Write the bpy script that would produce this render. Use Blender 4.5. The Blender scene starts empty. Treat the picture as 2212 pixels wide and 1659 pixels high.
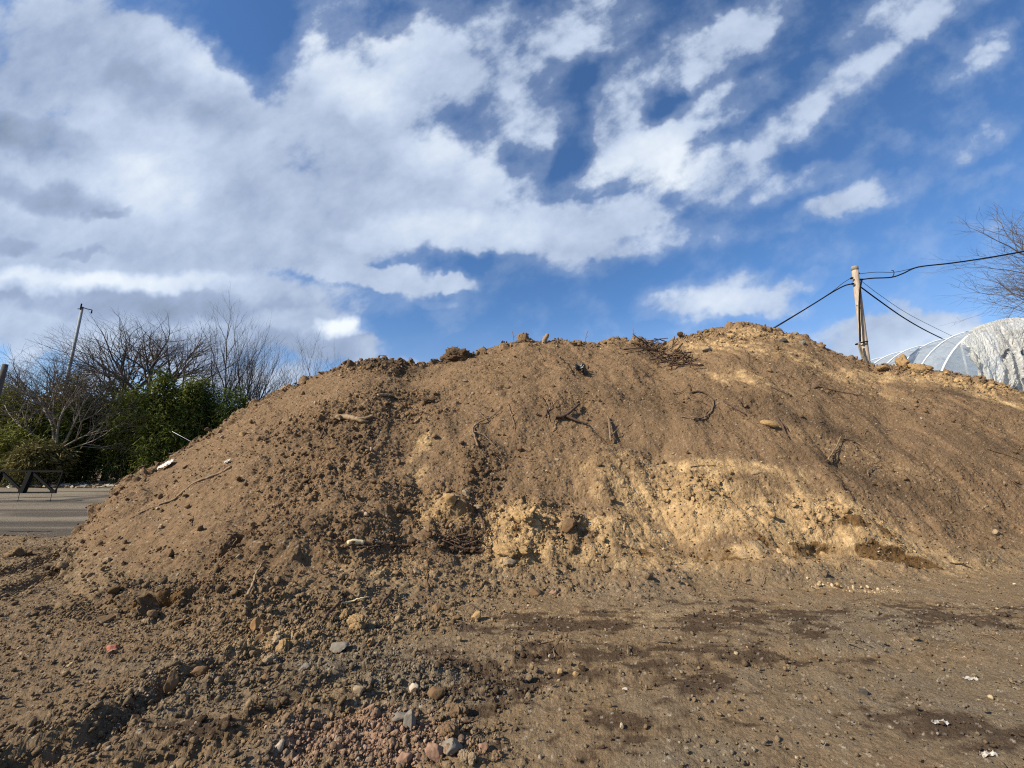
import bpy, math, random
import numpy as np
from mathutils import Vector, Matrix

random.seed(7)
RNG = np.random.default_rng(7)
scene = bpy.context.scene
col = scene.collection
R = math.radians

# ------------------------------------------------------------------ camera
PITCH = R(11.0)
CP, SP = math.cos(PITCH), math.sin(PITCH)
EYE = 1.6
FPX, CX, CY = 850.0, 1106.0, 829.5            # survey units of the photograph (2212 wide)
cam_data = bpy.data.cameras.new('camera')
cam_data.sensor_width = 36.0
cam_data.lens = 36.0 * FPX / 2212.0
cam_data.clip_start = 0.05
cam_data.clip_end = 9000.0
cam = bpy.data.objects.new('camera', cam_data)
cam.location = (0, 0, EYE)
cam.rotation_euler = (R(90) + PITCH, 0, 0)
col.objects.link(cam)
scene.camera = cam


def ray(px, py):
    u, v = (px - CX) / FPX, (CY - py) / FPX
    return np.array([u, CP - SP * v, SP + CP * v])


def at(px, py, Y):
    d = ray(px, py)
    return Vector((d[0] / d[1] * Y, Y, EYE + d[2] / d[1] * Y))


# ------------------------------------------------------------------ sun
SUN_DIR = Vector((-0.82, -0.38, 0.60)).normalized()      # towards the sun
SUN_EL = math.asin(SUN_DIR.z)
SUN_AZ = math.atan2(SUN_DIR.x, SUN_DIR.y)                # clockwise from +Y
sl = bpy.data.lights.new('sun', 'SUN')
sl.energy = 5.0
sl.angle = R(0.5)
sl.color = (1.0, 0.915, 0.78)
so = bpy.data.objects.new('sun', sl)
so.rotation_euler = (-SUN_DIR).to_track_quat('-Z', 'Y').to_euler()
so.location = (-20, -10, 30)
col.objects.link(so)

scene.view_settings.view_transform = 'Standard'
scene.view_settings.look = 'None'
scene.view_settings.gamma = 1.0
scene.view_settings.exposure = 0.75
scene.cycles.filter_width = 1.15
scene.cycles.use_denoising = False
scene.cycles.sample_clamp_indirect = 4.0
scene.cycles.max_bounces = 6
scene.cycles.diffuse_bounces = 2
scene.cycles.transparent_max_bounces = 12

# ------------------------------------------------------------------ sky with clouds
SKY_STRENGTH = 0.076
world = bpy.data.worlds.new("World")
scene.world = world
world.use_nodes = True
wt = world.node_tree
wt.nodes.clear()


def wn(kind, **kw):
    n = wt.nodes.new(kind)
    for k, v in kw.items():
        setattr(n, k, v)
    return n


def wl(a, b):
    wt.links.new(a, b)


def wmath(op, a, b=None, clamp=False):
    n = wn('ShaderNodeMath', operation=op)
    n.use_clamp = clamp
    for i, q in enumerate((a, b)):
        if q is None:
            continue
        if isinstance(q, (int, float)):
            n.inputs[i].default_value = q
        else:
            wl(q, n.inputs[i])
    return n.outputs[0]


def wmap(x, a, b, c=0.0, d=1.0, smooth=True):
    n = wn('ShaderNodeMapRange')
    n.interpolation_type = 'SMOOTHSTEP' if smooth else 'LINEAR'
    n.clamp = True
    if isinstance(x, (int, float)):
        n.inputs[0].default_value = x
    else:
        wl(x, n.inputs[0])
    for i, q in enumerate((a, b, c, d)):
        n.inputs[i + 1].default_value = q
    return n.outputs[0]


def wmix(fac, a, b):
    n = wn('ShaderNodeMix', data_type='RGBA')
    ins = [n.inputs[0], n.inputs[6], n.inputs[7]]
    for s, q in zip(ins, (fac, a, b)):
        if isinstance(q, (int, float)):
            s.default_value = q
        elif isinstance(q, tuple):
            s.default_value = (*q, 1)
        else:
            wl(q, s)
    return n.outputs[2]


sky = wn('ShaderNodeTexSky', sky_type='NISHITA')
sky.sun_disc = False
sky.sun_elevation = SUN_EL
sky.sun_rotation = SUN_AZ
sky.air_density = 1.0
sky.dust_density = 0.3
sky.ozone_density = 2.5
sky_tint = wn('ShaderNodeMix', data_type='RGBA', blend_type='MULTIPLY')
sky_tint.inputs[0].default_value = 1.0
wl(sky.outputs[0], sky_tint.inputs[6])
sky_tint.inputs[7].default_value = (0.66, 0.94, 1.22, 1)

tc = wn('ShaderNodeTexCoord')
rot = wn('ShaderNodeVectorRotate', rotation_type='X_AXIS')
rot.inputs['Angle'].default_value = -PITCH            # chart of the sky centred 11 degrees above the horizon
wl(tc.outputs['Generated'], rot.inputs['Vector'])
sep = wn('ShaderNodeSeparateXYZ')
wl(rot.outputs[0], sep.inputs[0])
fwd = wmath('MAXIMUM', sep.outputs[1], 0.05)
cu = wmath('DIVIDE', sep.outputs[0], fwd)
cv = wmath('DIVIDE', sep.outputs[2], fwd)
uv = wn('ShaderNodeCombineXYZ')
wl(cu, uv.inputs[0])
wl(cv, uv.inputs[1])
UV = uv.outputs[0]


def wnoise(vec, scale, detail=6, rough=0.55, angle=0, sx=1, sy=1, off=(0, 0, 0), dist=0.0, flat=True):
    m = wn('ShaderNodeMapping', vector_type='TEXTURE')
    m.inputs['Rotation'].default_value = (0, 0, R(angle))
    m.inputs['Scale'].default_value = (sx, sy, 1)
    m.inputs['Location'].default_value = off
    wl(vec, m.inputs['Vector'])
    n = wn('ShaderNodeTexNoise')
    n.noise_dimensions = '2D' if flat else '3D'
    n.inputs['Scale'].default_value = scale
    n.inputs['Detail'].default_value = detail
    n.inputs['Roughness'].default_value = rough
    n.inputs['Distortion'].default_value = dist
    wl(m.outputs[0], n.inputs['Vector'])
    return n


# gentle domain warp so that no cloud keeps an elliptical edge
warp = wnoise(UV, 5.5, 4, 0.6, off=(3.1, 1.7, 0.3))
wsub = wn('ShaderNodeVectorMath', operation='SUBTRACT')
wl(warp.outputs['Color'], wsub.inputs[0])
wsub.inputs[1].default_value = (0.5, 0.5, 0.5)
wsc = wn('ShaderNodeVectorMath', operation='SCALE')
wl(wsub.outputs[0], wsc.inputs[0])
wsc.inputs['Scale'].default_value = 0.10
wadd = wn('ShaderNodeVectorMath', operation='ADD')
wl(UV, wadd.inputs[0])
wl(wsc.outputs[0], wadd.inputs[1])
WUV = wadd.outputs[0]


one = wn('ShaderNodeVectorMath', operation='ADD')
wl(WUV, one.inputs[0])
one.inputs[1].default_value = (0, 0, 1)
W1 = one.outputs[0]                                     # (x, y, 1), so that a dot product is an affine map


def blob_sum(blobs, after=None):
    tot = after
    src, first = W1, True
    for i, (x, y, rx, ry, ang, w) in enumerate(blobs):
        if tot is not None and (first or i % 12 == 0):   # one chain, so that the shader stack stays small
            ch = wn('ShaderNodeVectorMath', operation='MULTIPLY_ADD')
            wl(tot, ch.inputs[0])
            ch.inputs[1].default_value = (1e-7, 1e-7, 0)
            wl(W1, ch.inputs[2])
            src = ch.outputs[0]
        ux, uy = (x - CX) / FPX, (CY - y) / FPX
        c_, s_ = math.cos(R(ang)), math.sin(R(ang))
        a, b = FPX / rx, FPX / ry
        sq = None
        for vec in ((c_ * a, s_ * a, -(c_ * ux + s_ * uy) * a), (-s_ * b, c_ * b, -(-s_ * ux + c_ * uy) * b)):
            d = wn('ShaderNodeVectorMath', operation='DOT_PRODUCT')
            wl(src, d.inputs[0])
            d.inputs[1].default_value = vec
            m = wmath('MULTIPLY', d.outputs['Value'], d.outputs['Value'])
            sq = m if sq is None else wmath('ADD', sq, m)
        v = wmap(sq, 1.7, 0.0, 0.0, w)
        tot = v if first else wmath('ADD', tot, v)
        first = False
    return tot


CLOUDS = [  # centre, radii, tilt (degrees), weight
    (60, 250, 440, 420, 0, .62), (330, 300, 420, 330, -20, .62), (640, 380, 440, 240, -25, .62),
    (300, 520, 560, 190, 0, .60), (60, 640, 520, 120, 0, .60),
    (780, 130, 190, 190, -20, .60), (930, 260, 240, 160, -35, .60), (1010, 430, 280, 120, -10, .58),
    (300, 110, 260, 80, -28, .40), (900, 505, 330, 56, 4, .50),
    (1080, 90, 230, 100, 10, .64), (1270, 50, 150, 70, 20, .58), (1170, 235, 100, 110, 30, .72),
    (1345, 215, 66, 115, -8, .80), (1390, 350, 160, 68, 16, .98), (1575, 390, 115, 58, 20, .92),
    (1550, 235, 155, 50, 30, .88), (1480, 130, 95, 58, 30, .74), (1580, 100, 110, 50, 32, .66), (1660, 20, 120, 52, 40, .58),
    (1690, 280, 110, 38, 34, .82), (1830, 180, 125, 54, 25, .76), (1400, 450, 130, 40, 18, .66), (1230, 490, 230, 46, 10, .85),
    (1370, 515, 190, 38, 8, .78), (1260, 560, 120, 34, 10, .62),
    (1850, 430, 140, 36, 22, .80), (1760, 385, 125, 38, 18, .62), (1930, 55, 160, 60, 30, .60), (2040, 20, 120, 40, 28, .54),
    (2130, 95, 80, 28, 5, .48), (2110, 138, 90, 30, 12, .52), (2130, 300, 95, 28, 30, .58), (2090, 395, 100, 18, 22, .40),
    (1730, 470, 160, 24, 15, .36), (1920, 310, 44, 34, 30, .32), (2125, 487, 28, 14, 0, .46),
    (1540, 640, 170, 50, 8, 1.0), (1650, 662, 100, 28, -8, .75), (1730, 610, 64, 24, 25, .52),
    (800, 598, 160, 24, -3, .92), (985, 602, 48, 16, 0, .75), (935, 640, 70, 12, -8, .32),
    (690, 720, 120, 46, -12, .85), (560, 690, 240, 50, 8, .55), (830, 765, 90, 30, -20, .56), (250, 690, 460, 80, -2, .56), (600, 790, 300, 70, -6, .52), (200, 830, 560, 120, 0, .62),
    (1800, 740, 220, 50, 8, .85), (1890, 690, 85, 32, 22, .56), (2080, 770, 280, 90, 5, 1.0), (2000, 690, 150, 40, 12, .40),
    (1450, 716, 36, 12, 10, .3), (900, 790, 100, 26, 0, .46),
]
HOLES = [(1240, 300, 40, 120, -12, .45), (1460, 250, 34, 70, -40, .32), (1480, 420, 60, 22, 20, .30), (1150, 150, 60, 50, 0, .25), (1290, 410, 60, 20, 10, .3), (1120, 395, 30, 30, 0, .2), (1640, 190, 160, 24, 30, .3), (1700, 350, 60, 20, 20, .2), (560, 100, 90, 130, 30, .75), (440, 20, 190, 50, -15, .55), (840, 45, 70, 50, -30, .5), (700, 605, 110, 26, 0, .34), (560, 600, 90, 16, 0, .22),
         (1015, 560, 40, 20, 0, .3), (940, 560, 160, 28, 3, .34), (720, 180, 40, 30, 0, .18), (1130, 320, 44, 50, -20, .38), (1225, 330, 26, 70, -15, .35), (430, 730, 200, 18, 4, .22)]
b_c = blob_sum(CLOUDS)
b_h = blob_sum(HOLES, b_c)
bs = wmath('SUBTRACT', b_c, b_h)
n_fine = wnoise(UV, 9.5, 8, 0.58, angle=30, sx=1.3, sy=0.92, off=(0.3, 0.1, 0)).outputs['Fac']
n_mid = wnoise(UV, 4.2, 4, 0.55, angle=24, sx=1.2, sy=0.9, off=(5.3, 2.2, 1.0)).outputs['Fac']
nz = wmath('ADD', wmath('MULTIPLY', wmath('SUBTRACT', n_fine, 0.5), 1.75), wmath('MULTIPLY', wmath('SUBTRACT', n_mid, 0.5), 0.85))
# behind the viewer a plain field of broken cloud
n_back = wnoise(tc.outputs['Generated'], 2.5, 3, 0.55, flat=False).outputs['Fac']
front = wmap(sep.outputs[1], 0.12, 0.30)
bsF = wmath('ADD', wmath('MULTIPLY', bs, front), wmath('MULTIPLY', wmath('SUBTRACT', 1.0, front), wmath('MULTIPLY', wmath('SUBTRACT', n_back, 0.33), 2.0)))
dens_raw = wmath('ADD', bsF, wmath('MULTIPLY', nz, 0.95))
dens = wmap(dens_raw, 0.26, 1.12)
veil = wmap(dens_raw, -0.25, 0.7, 0.0, 0.26)
sepw = wn('ShaderNodeSeparateXYZ')
wl(tc.outputs['Generated'], sepw.inputs[0])
low = wmap(sepw.outputs[2], 0.0, 0.36, 0.60, 0.0, False)          # thin pale cloud low over the horizon
veil = wmath('MAXIMUM', veil, low)
cover = wmath('MAXIMUM', wmath('MULTIPLY', dens, 0.95), veil)

SHADES = [(20, 300, 170, 44, -8, .55), (110, 425, 150, 36, -12, .62), (240, 462, 60, 14, 18, .42), (30, 545, 70, 20, 0, .4), (185, 546, 50, 10, 8, .35), (400, 215, 190, 66, -14, .40), (640, 420, 240, 110, 0, .28), (120, 120, 260, 130, 0, .30),
          (260, 655, 520, 30, -3, .50), (560, 745, 330, 50, 8, .40), (760, 775, 100, 30, -20, .3), (560, 560, 300, 40, 0, .2)]
LIGHTS = [(740, 706, 50, 20, -5, 1.1), (660, 690, 110, 22, 0, .4), (170, 612, 320, 26, 0, .7), (450, 150, 160, 70, -30, .4), (790, 130, 130, 110, 0, .55), (330, 400, 110, 70, 0, .25), (980, 330, 130, 60, 0, .35), (1000, 500, 260, 40, 0, .4), (2080, 770, 200, 60, 0, .4), (1390, 360, 150, 60, 0, .4), (870, 270, 160, 60, -30, .3), (1560, 640, 120, 30, 0, .3)]
b_l = blob_sum(LIGHTS, b_h)
b_s = blob_sum(SHADES, b_l)
sh = wmath('SUBTRACT', b_l, b_s)
n_sh = wnoise(WUV, 2.2, 5, 0.55, angle=10, sx=1.4, sy=0.8, off=(9.1, 4.2, 2.0)).outputs['Fac']
lit = wmath('ADD', wmath('ADD', 0.53, wmath('MULTIPLY', sh, 0.46)), wmath('MULTIPLY', wmath('SUBTRACT', n_sh, 0.5), 0.60))
lit = wmath('ADD', lit, wmath('MULTIPLY', wmath('SUBTRACT', n_fine, 0.5), 0.45))
lit = wmap(lit, 0.0, 1.0, 0, 1, False)
k = 0.76 / SKY_STRENGTH
ramp = wn('ShaderNodeValToRGB')
cr = ramp.color_ramp
cr.elements[0].position = 0.0
cr.elements[0].color = (0.16, 0.205, 0.265, 1)
cr.elements[1].position = 1.0
cr.elements[1].color = (0.75, 0.795, 0.83, 1)
e = cr.elements.new(0.35); e.color = (0.29, 0.36, 0.50, 1)
e = cr.elements.new(0.65); e.color = (0.47, 0.55, 0.68, 1)
wl(lit, ramp.inputs[0])
csc = wn('ShaderNodeVectorMath', operation='SCALE')
wl(ramp.outputs[0], csc.inputs[0])
csc.inputs['Scale'].default_value = k
mixed = wmix(cover, sky_tint.outputs[2], csc.outputs[0])
bg = wn('ShaderNodeBackground')
bg.inputs['Strength'].default_value = SKY_STRENGTH
wl(mixed, bg.inputs['Color'])
world.cycles.sampling_method = 'MANUAL'
world.cycles.sample_map_resolution = 512
wo = wn('ShaderNodeOutputWorld')
wl(bg.outputs[0], wo.inputs['Surface'])

# ------------------------------------------------------------------ small helpers


def tag(o, label=None, cat=None, group=None, kind=None):
    if label: o['label'] = label
    if cat: o['category'] = cat
    if group: o['group'] = group
    if kind: o['kind'] = kind
    return o


def empty(name, loc, label, cat, group=None):
    o = bpy.data.objects.new(name, None)
    o.location = loc
    o.empty_display_size = 0.2
    col.objects.link(o)
    return tag(o, label, cat, group)


def link_mesh(name, verts, faces, mat, parent=None, origin=None, smooth=True, colors=None):
    """verts n x 3 in world space; faces: list of tuples, or an int array (n x 3 / n x 4)."""
    verts = np.asarray(verts, dtype=np.float64)
    if parent is not None:
        verts = verts - np.array(parent.location)
        loc = (0, 0, 0)
    else:
        if origin is None:
            origin = (verts[:, 0].mean(), verts[:, 1].mean(), verts[:, 2].min())
        verts = verts - np.array(origin)
        loc = origin
    me = bpy.data.meshes.new(name)
    if isinstance(faces, np.ndarray):
        nf, k_ = faces.shape
        me.vertices.add(len(verts))
        me.vertices.foreach_set('co', verts.astype(np.float32).ravel())
        me.loops.add(nf * k_)
        me.loops.foreach_set('vertex_index', faces.astype(np.int32).ravel())
        me.polygons.add(nf)
        me.polygons.foreach_set('loop_start', np.arange(0, nf * k_, k_, dtype=np.int32))
        me.update(calc_edges=True)
    else:
        me.from_pydata([tuple(v) for v in verts], [], faces)
    if smooth:
        me.polygons.foreach_set('use_smooth', np.ones(len(me.polygons), dtype=bool))
    if colors is not None:
        a = me.color_attributes.new('col', 'FLOAT_COLOR', 'POINT')
        c4 = np.ones((len(verts), 4), dtype=np.float32)
        c4[:, :3] = colors
        a.data.foreach_set('color', c4.ravel())
    me.materials.append(mat)
    me.update()
    o = bpy.data.objects.new(name, me)
    o.location = loc
    if parent is not None:
        o.parent = parent
    col.objects.link(o)
    return o


class MB:
    """collects shapes into one mesh"""

    def __init__(self):
        self.v, self.f, self.n = [], [], 0

    def add(self, v, f):
        v = np.asarray(v, float)
        self.v.append(v)
        self.f += [tuple(i + self.n for i in q) for q in f]
        self.n += len(v)

    def box(self, c, size, rot=None):
        c = np.array(c, float); s = np.array(size, float) / 2
        pts = np.array([[x, y, z] for x in (-1, 1) for y in (-1, 1) for z in (-1, 1)], float) * s
        if rot is not None:
            pts = pts @ np.array(rot.to_3x3()).T
        self.add(pts + c, [(0, 1, 3, 2), (4, 6, 7, 5), (0, 4, 5, 1), (2, 3, 7, 6), (0, 2, 6, 4), (1, 5, 7, 3)])

    def bar(self, a, b, w, h):
        a, b = Vector(a), Vector(b)
        d = b - a
        q = d.to_track_quat('X', 'Z').to_matrix()
        self.box((a + b) / 2, (d.length, w, h), q)

    def tube(self, pts, rad, sides=6, cap=True):
        pts = [Vector(p) for p in pts]
        n = len(pts)
        if not hasattr(rad, '__len__'):
            rad = [rad] * n
        prev = None
        V = []
        for i, p in enumerate(pts):
            d = (pts[min(i + 1, n - 1)] - pts[max(i - 1, 0)])
            if d.length < 1e-9:
                d = Vector((0, 0, 1))
            d.normalize()
            if prev is None:
                a = d.orthogonal().normalized()
            else:
                a = (prev - d * prev.dot(d))
                a = a.normalized() if a.length > 1e-6 else d.orthogonal().normalized()
            prev = a
            b = d.cross(a)
            for k_ in range(sides):
                th = 2 * math.pi * k_ / sides
                V.append(p + (a * math.cos(th) + b * math.sin(th)) * rad[i])
        F = []
        for i in range(n - 1):
            for k_ in range(sides):
                k2 = (k_ + 1) % sides
                F.append((i * sides + k_, i * sides + k2, (i + 1) * sides + k2, (i + 1) * sides + k_))
        if cap:
            F.append(tuple(range(sides))[::-1])
            F.append(tuple((n - 1) * sides + k_ for k_ in range(sides)))
        self.add([tuple(v) for v in V], F)

    def build(self, name, mat, parent=None, smooth=False, origin=None):
        return link_mesh(name, np.concatenate(self.v), self.f, mat, parent, origin, smooth)


# ------------------------------------------------------------------ noise


def h2(ix, iy, seed):
    with np.errstate(over='ignore'):
        return _h2(ix, iy, seed)


def _h2(ix, iy, seed):
    h = (ix.astype(np.uint32) * np.uint32(374761393) + iy.astype(np.uint32) * np.uint32(668265263) + np.uint32((seed * 2246822519) & 0xffffffff))
    h = (h ^ (h >> np.uint32(13))) * np.uint32(1274126177)
    h = (h ^ (h >> np.uint32(16))) * np.uint32(2654435761)
    return (h >> np.uint32(8)).astype(np.float32) / np.float32(16777216.0)


def vnoise(x, y, seed=0):
    xf, yf = np.floor(x), np.floor(y)
    ix, iy = xf.astype(np.int64), yf.astype(np.int64)
    fx, fy = (x - xf).astype(np.float32), (y - yf).astype(np.float32)
    ux, uy = fx * fx * fx * (fx * (fx * 6 - 15) + 10), fy * fy * fy * (fy * (fy * 6 - 15) + 10)
    out = 0
    for dx in (0, 1):
        for dy in (0, 1):
            a = h2(ix + dx, iy + dy, seed) * np.float32(6.2831853)
            g = np.cos(a) * (fx - dx) + np.sin(a) * (fy - dy)
            out = out + g * (ux if dx else 1 - ux) * (uy if dy else 1 - uy)
    return out * 1.5                                   # about -1..1


def fbm(x, y, scale, octv=4, seed=0, gain=0.5):
    if globals().get('NZ') and np.shape(x) == (NR, NC):
        o_ = np.zeros((NR, NC), np.float32)
        o_[:NZ] = fbm(np.ascontiguousarray(x[:NZ], dtype=np.float32), np.ascontiguousarray(y[:NZ], dtype=np.float32), scale, octv, seed, gain)
        return o_
    s, a, t, f = 0, 1.0, 0, 1.0 / scale
    for o in range(octv):
        s = s + a * vnoise(x * f + 17.3 * o, y * f - 9.1 * o, seed + o)
        t += a
        a *= gain
        f *= 2.03
    return s / t


def lumps(x, y, size, seed, prob, rmin=0.25, rmax=0.62, sharp=0.5):
    """Lumps strewn on a jittered grid: height in units of size. prob: chance that a cell holds one (array or number)."""
    if np.shape(x) == (NR, NC):
        o_ = np.zeros((NR, NC), np.float32)
        pr = prob[:NZ] if np.shape(prob) == (NR, NC) else prob
        o_[:NZ] = lumps(np.ascontiguousarray(x[:NZ], dtype=np.float32), np.ascontiguousarray(y[:NZ], dtype=np.float32), size, seed, pr, rmin, rmax, sharp)
        return o_
    x, y = x / np.float32(size), y / np.float32(size)
    ix, iy = np.floor(x).astype(np.int64), np.floor(y).astype(np.int64)
    best = np.zeros(x.shape, np.float32)
    for dx in (-1, 0, 1):
        for dy in (-1, 0, 1):
            jx, jy = ix + dx, iy + dy
            cx = jx + h2(jx, jy, seed); cy = jy + h2(jx, jy, seed + 11)
            r = rmin + (rmax - rmin) * h2(jx, jy, seed + 23) ** 2
            an = h2(jx, jy, seed + 31) * 3.14159
            ax, ay = x - cx, y - cy
            c_, s_ = np.cos(an), np.sin(an)
            p, q = ax * c_ + ay * s_, (-ax * s_ + ay * c_) * 1.35
            tilt = 1 + 0.5 * (p / r) * (h2(jx, jy, seed + 53) - 0.5)
            d = (p * p + q * q) / (r * r)
            d = 0.55 * d + 0.45 * np.maximum(np.abs(p), np.abs(q)) ** 2 / (r * r)
            hgt = r * np.maximum(1 - d, 0) ** sharp * (0.5 + 0.7 * h2(jx, jy, seed + 41)) * tilt
            hgt = np.where(h2(jx, jy, seed + 5) < prob, hgt, 0)
            best = np.maximum(best, hgt.astype(np.float32))
    return best * size


def sstep(a, b, x):
    t = np.clip((x - a) / (b - a), 0, 1)
    return t * t * (3 - 2 * t)


# ------------------------------------------------------------------ terrain: ground and mound
def te(px, py):
    d = ray(px, py)
    return d[0] / d[1], d[2] / d[1]


SIL = [  # skyline of the heap, without its single clods
(131, 1222), (160, 1165), (200, 1112), (270, 1042), (350, 1006), (420, 960), (500, 908), (560, 872), (640, 832), (700, 806), (745, 786),
       (800, 776), (840, 776), (878, 786), (905, 785), (950, 778), (1000, 768), (1040, 758), (1080, 746), (1110, 738), (1130, 734), (1170, 740), (1210, 736),
       (1260, 743), (1320, 732), (1370, 736), (1420, 748), (1460, 730), (1500, 722), (1560, 712), (1600, 704), (1640, 706), (1690, 716), (1735, 726), (1770, 748),
       (1820, 768), (1860, 780), (1890, 796), (1915, 790), (1960, 796), (2000, 802), (2050, 808), (2120, 826), (2212, 852), (2400, 930), (2700, 1030)]
TOE = [(131, 1222), (140, 1262), (180, 1305), (340, 1338), (560, 1340), (760, 1312), (1000, 1275), (1280, 1262), (1600, 1255), (1900, 1240), (2212, 1215), (2600, 1200)]
sil_t, sil_e = np.array([te(*p) for p in SIL]).T
toe = [ray(*p) for p in TOE]
toe_t = np.array([d[0] / d[1] for d in toe]); toe_y = np.array([-EYE * d[1] / d[2] for d in toe])
T_LEFT = sil_t[0]
CREST = [(T_LEFT, 6.62), (-1.03, 7.3), (-.955, 8.1), (-.8, 9.2), (-.65, 10.1), (-.45, 10.8), (-.2, 11.3), (0, 11.5), (.25, 11.9), (.45, 12.6), (.62, 13.0), (.8, 12.6), (1.0, 12.0), (1.3, 11.4), (1.8, 10.6)]
cr_t, cr_y = np.array(CREST).T


_tk = np.linspace(-2.0, 2.0, 2001)


def soft_curve(ts, vs, sig):
    v = np.interp(_tk, ts, vs)
    kx = np.arange(-120, 121) * .002
    kk = np.exp(-(kx / sig) ** 2 / 2); kk /= kk.sum()
    return np.convolve(np.pad(v, 120, mode='edge'), kk, mode='valid')


def mix_left(t, soft, hard):
    w = np.clip((t - T_LEFT) / .16, 0, 1)
    return hard * (1 - w) + soft * w


TOE_S, CR_S, SIL_S = soft_curve(toe_t, toe_y, .06), soft_curve(cr_t, cr_y, .09), soft_curve(sil_t, sil_e, .012)


def mound_z(t, y):
    yb = mix_left(t, np.interp(t, _tk, TOE_S), np.interp(t, toe_t, toe_y)); yc = mix_left(t, np.interp(t, _tk, CR_S), np.interp(t, cr_t, cr_y))
    ee = mix_left(t, np.interp(t, _tk, SIL_S), np.interp(t, sil_t, sil_e))
    zc = np.maximum(EYE + ee * yc, 0)
    xx = (t * y).astype(np.float32); y32 = np.asarray(y, np.float32)
    yb = yb + (.30 * fbm(xx, y32 * .5, 1.0, 4, 301) + .10) * np.clip((yc - yb) / 2, 0, 1) * (y < 14)
    s = (y - yb) / np.maximum(yc - yb, .05)
    spill = .20 * np.exp(-((s + .0) / .05) ** 2)              # loose soil run out past the foot
    p = 0.03 * sstep(0.0, 0.10, s) + 0.97 * np.clip(s, 0, 1) ** 0.96 + 0.035 * np.sin(np.clip(s, 0, 1) * math.pi)
    z = zc * np.clip(p, 0, 2)
    d = np.maximum(y - yc, 0)
    back = zc - (np.sqrt((d * .85) ** 2 + .12 ** 2) - .12)
    z = np.where(y > yc, back, z)
    z = z + spill * np.clip((zc - .3) / 1.0, 0, 1) * np.where(y > yc, 0, 1)
    z = np.where((t < T_LEFT) | (s < -.16), 0, np.maximum(z, 0))
    return z, s


NC = 1500
TT = np.linspace(-1.5, 1.5, NC)
YY = np.concatenate([np.geomspace(1.25, 4.3, 260)[:-1], np.geomspace(4.3, 7.2, 330)[:-1], np.geomspace(7.2, 13.8, 470)[:-1], np.linspace(13.8, 20, 30)[:-1], np.geomspace(20, 80, 30)[:-1], np.geomspace(80, 5000, 24)])
NR = len(YY)
T2, Y2 = np.meshgrid(TT, YY)                       # rows = depth, columns = bearing
X2 = T2 * Y2
MZ, SS = mound_z(T2, Y2)
Z2 = MZ.copy()
near = sstep(24, 15, Y2)
# toe and crest wobble, broad undulation
P_, Q_ = X2.astype(np.float32), (Y2 + 0.55 * Z2).astype(np.float32)
onm = sstep(0.0, 0.5, MZ)
Z2 = Z2 + near * onm * (0.17 * fbm(P_, Q_, 1.7, 3, 3) + 0.05 * fbm(P_, Q_, 0.6, 3, 5))
Z2 = Z2 + near * (1 - onm) * (0.035 * fbm(P_, Q_, 1.3, 4, 8) + 0.02 * fbm(P_, Q_, .35, 3, 9))
BASE = np.stack([X2, Y2, Z2], -1)


def normals(Pg):
    du = np.gradient(Pg, axis=1); dv = np.gradient(Pg, axis=0)
    n = np.stack([du[..., 1] * dv[..., 2] - du[..., 2] * dv[..., 1], du[..., 2] * dv[..., 0] - du[..., 0] * dv[..., 2], du[..., 0] * dv[..., 1] - du[..., 1] * dv[..., 0]], -1)
    return n / np.maximum(np.linalg.norm(n, axis=-1, keepdims=True), 1e-9)


NRM = normals(BASE)
elev = (BASE[..., 2] - EYE) / BASE[..., 1]


def hit(px, py, grid=None):
    """where the line of sight through a survey point meets the terrain: (point, row, column)"""
    t, e_ = te(px, py)
    c = int(np.clip(np.searchsorted(TT, t), 1, NC - 1))
    G = BASE if grid is None else grid
    el = (G[:, c, 2] - EYE) / G[:, c, 1]
    ok = np.nonzero(el >= e_)[0]
    if len(ok) == 0:
        r_ = int(np.argmax(np.where(YY < 13.7, el, -9)))
    else:
        r_ = int(ok[0])
    return G[r_, c].copy(), r_, c


NZ = int(np.searchsorted(YY, 20.0))
WX = 0.22 * fbm(P_, Q_, 0.8, 4, 61); WY = 0.22 * fbm(P_, Q_, 0.8, 4, 67)


def zone(spots, soft=0.5):
    """soft patches on the surface: each (px, py, half width m, half height m, tilt, weight), measured in the plane of the slope"""
    out = np.zeros(T2.shape, np.float32)
    for (px, py, rx, ry, ang, w) in spots:
        p, _, _ = hit(px, py)
        cx, cq = p[0], p[1] + 0.55 * p[2]
        mr_ = max(rx, ry) * (1 + soft) + .5
        rows = np.nonzero((np.abs(Q_ - cq).min(axis=1) < mr_))[0]; cols = np.nonzero((np.abs(P_[:NZ] - cx).min(axis=0) < mr_))[0]
        if len(rows) == 0 or len(cols) == 0:
            continue
        sl_ = (slice(rows[0], rows[-1] + 1), slice(cols[0], cols[-1] + 1))
        a, b = P_[sl_] + WX[sl_] - np.float32(cx), Q_[sl_] + WY[sl_] - np.float32(cq)
        c_, s_ = math.cos(R(ang)), math.sin(R(ang))
        d = np.sqrt(((a * c_ + b * s_) / rx) ** 2 + ((-a * s_ + b * c_) / ry) ** 2)
        out[sl_] = np.maximum(out[sl_], (w * sstep(1.0 + soft, 1.0 - soft, d)).astype(np.float32))
    return out


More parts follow.
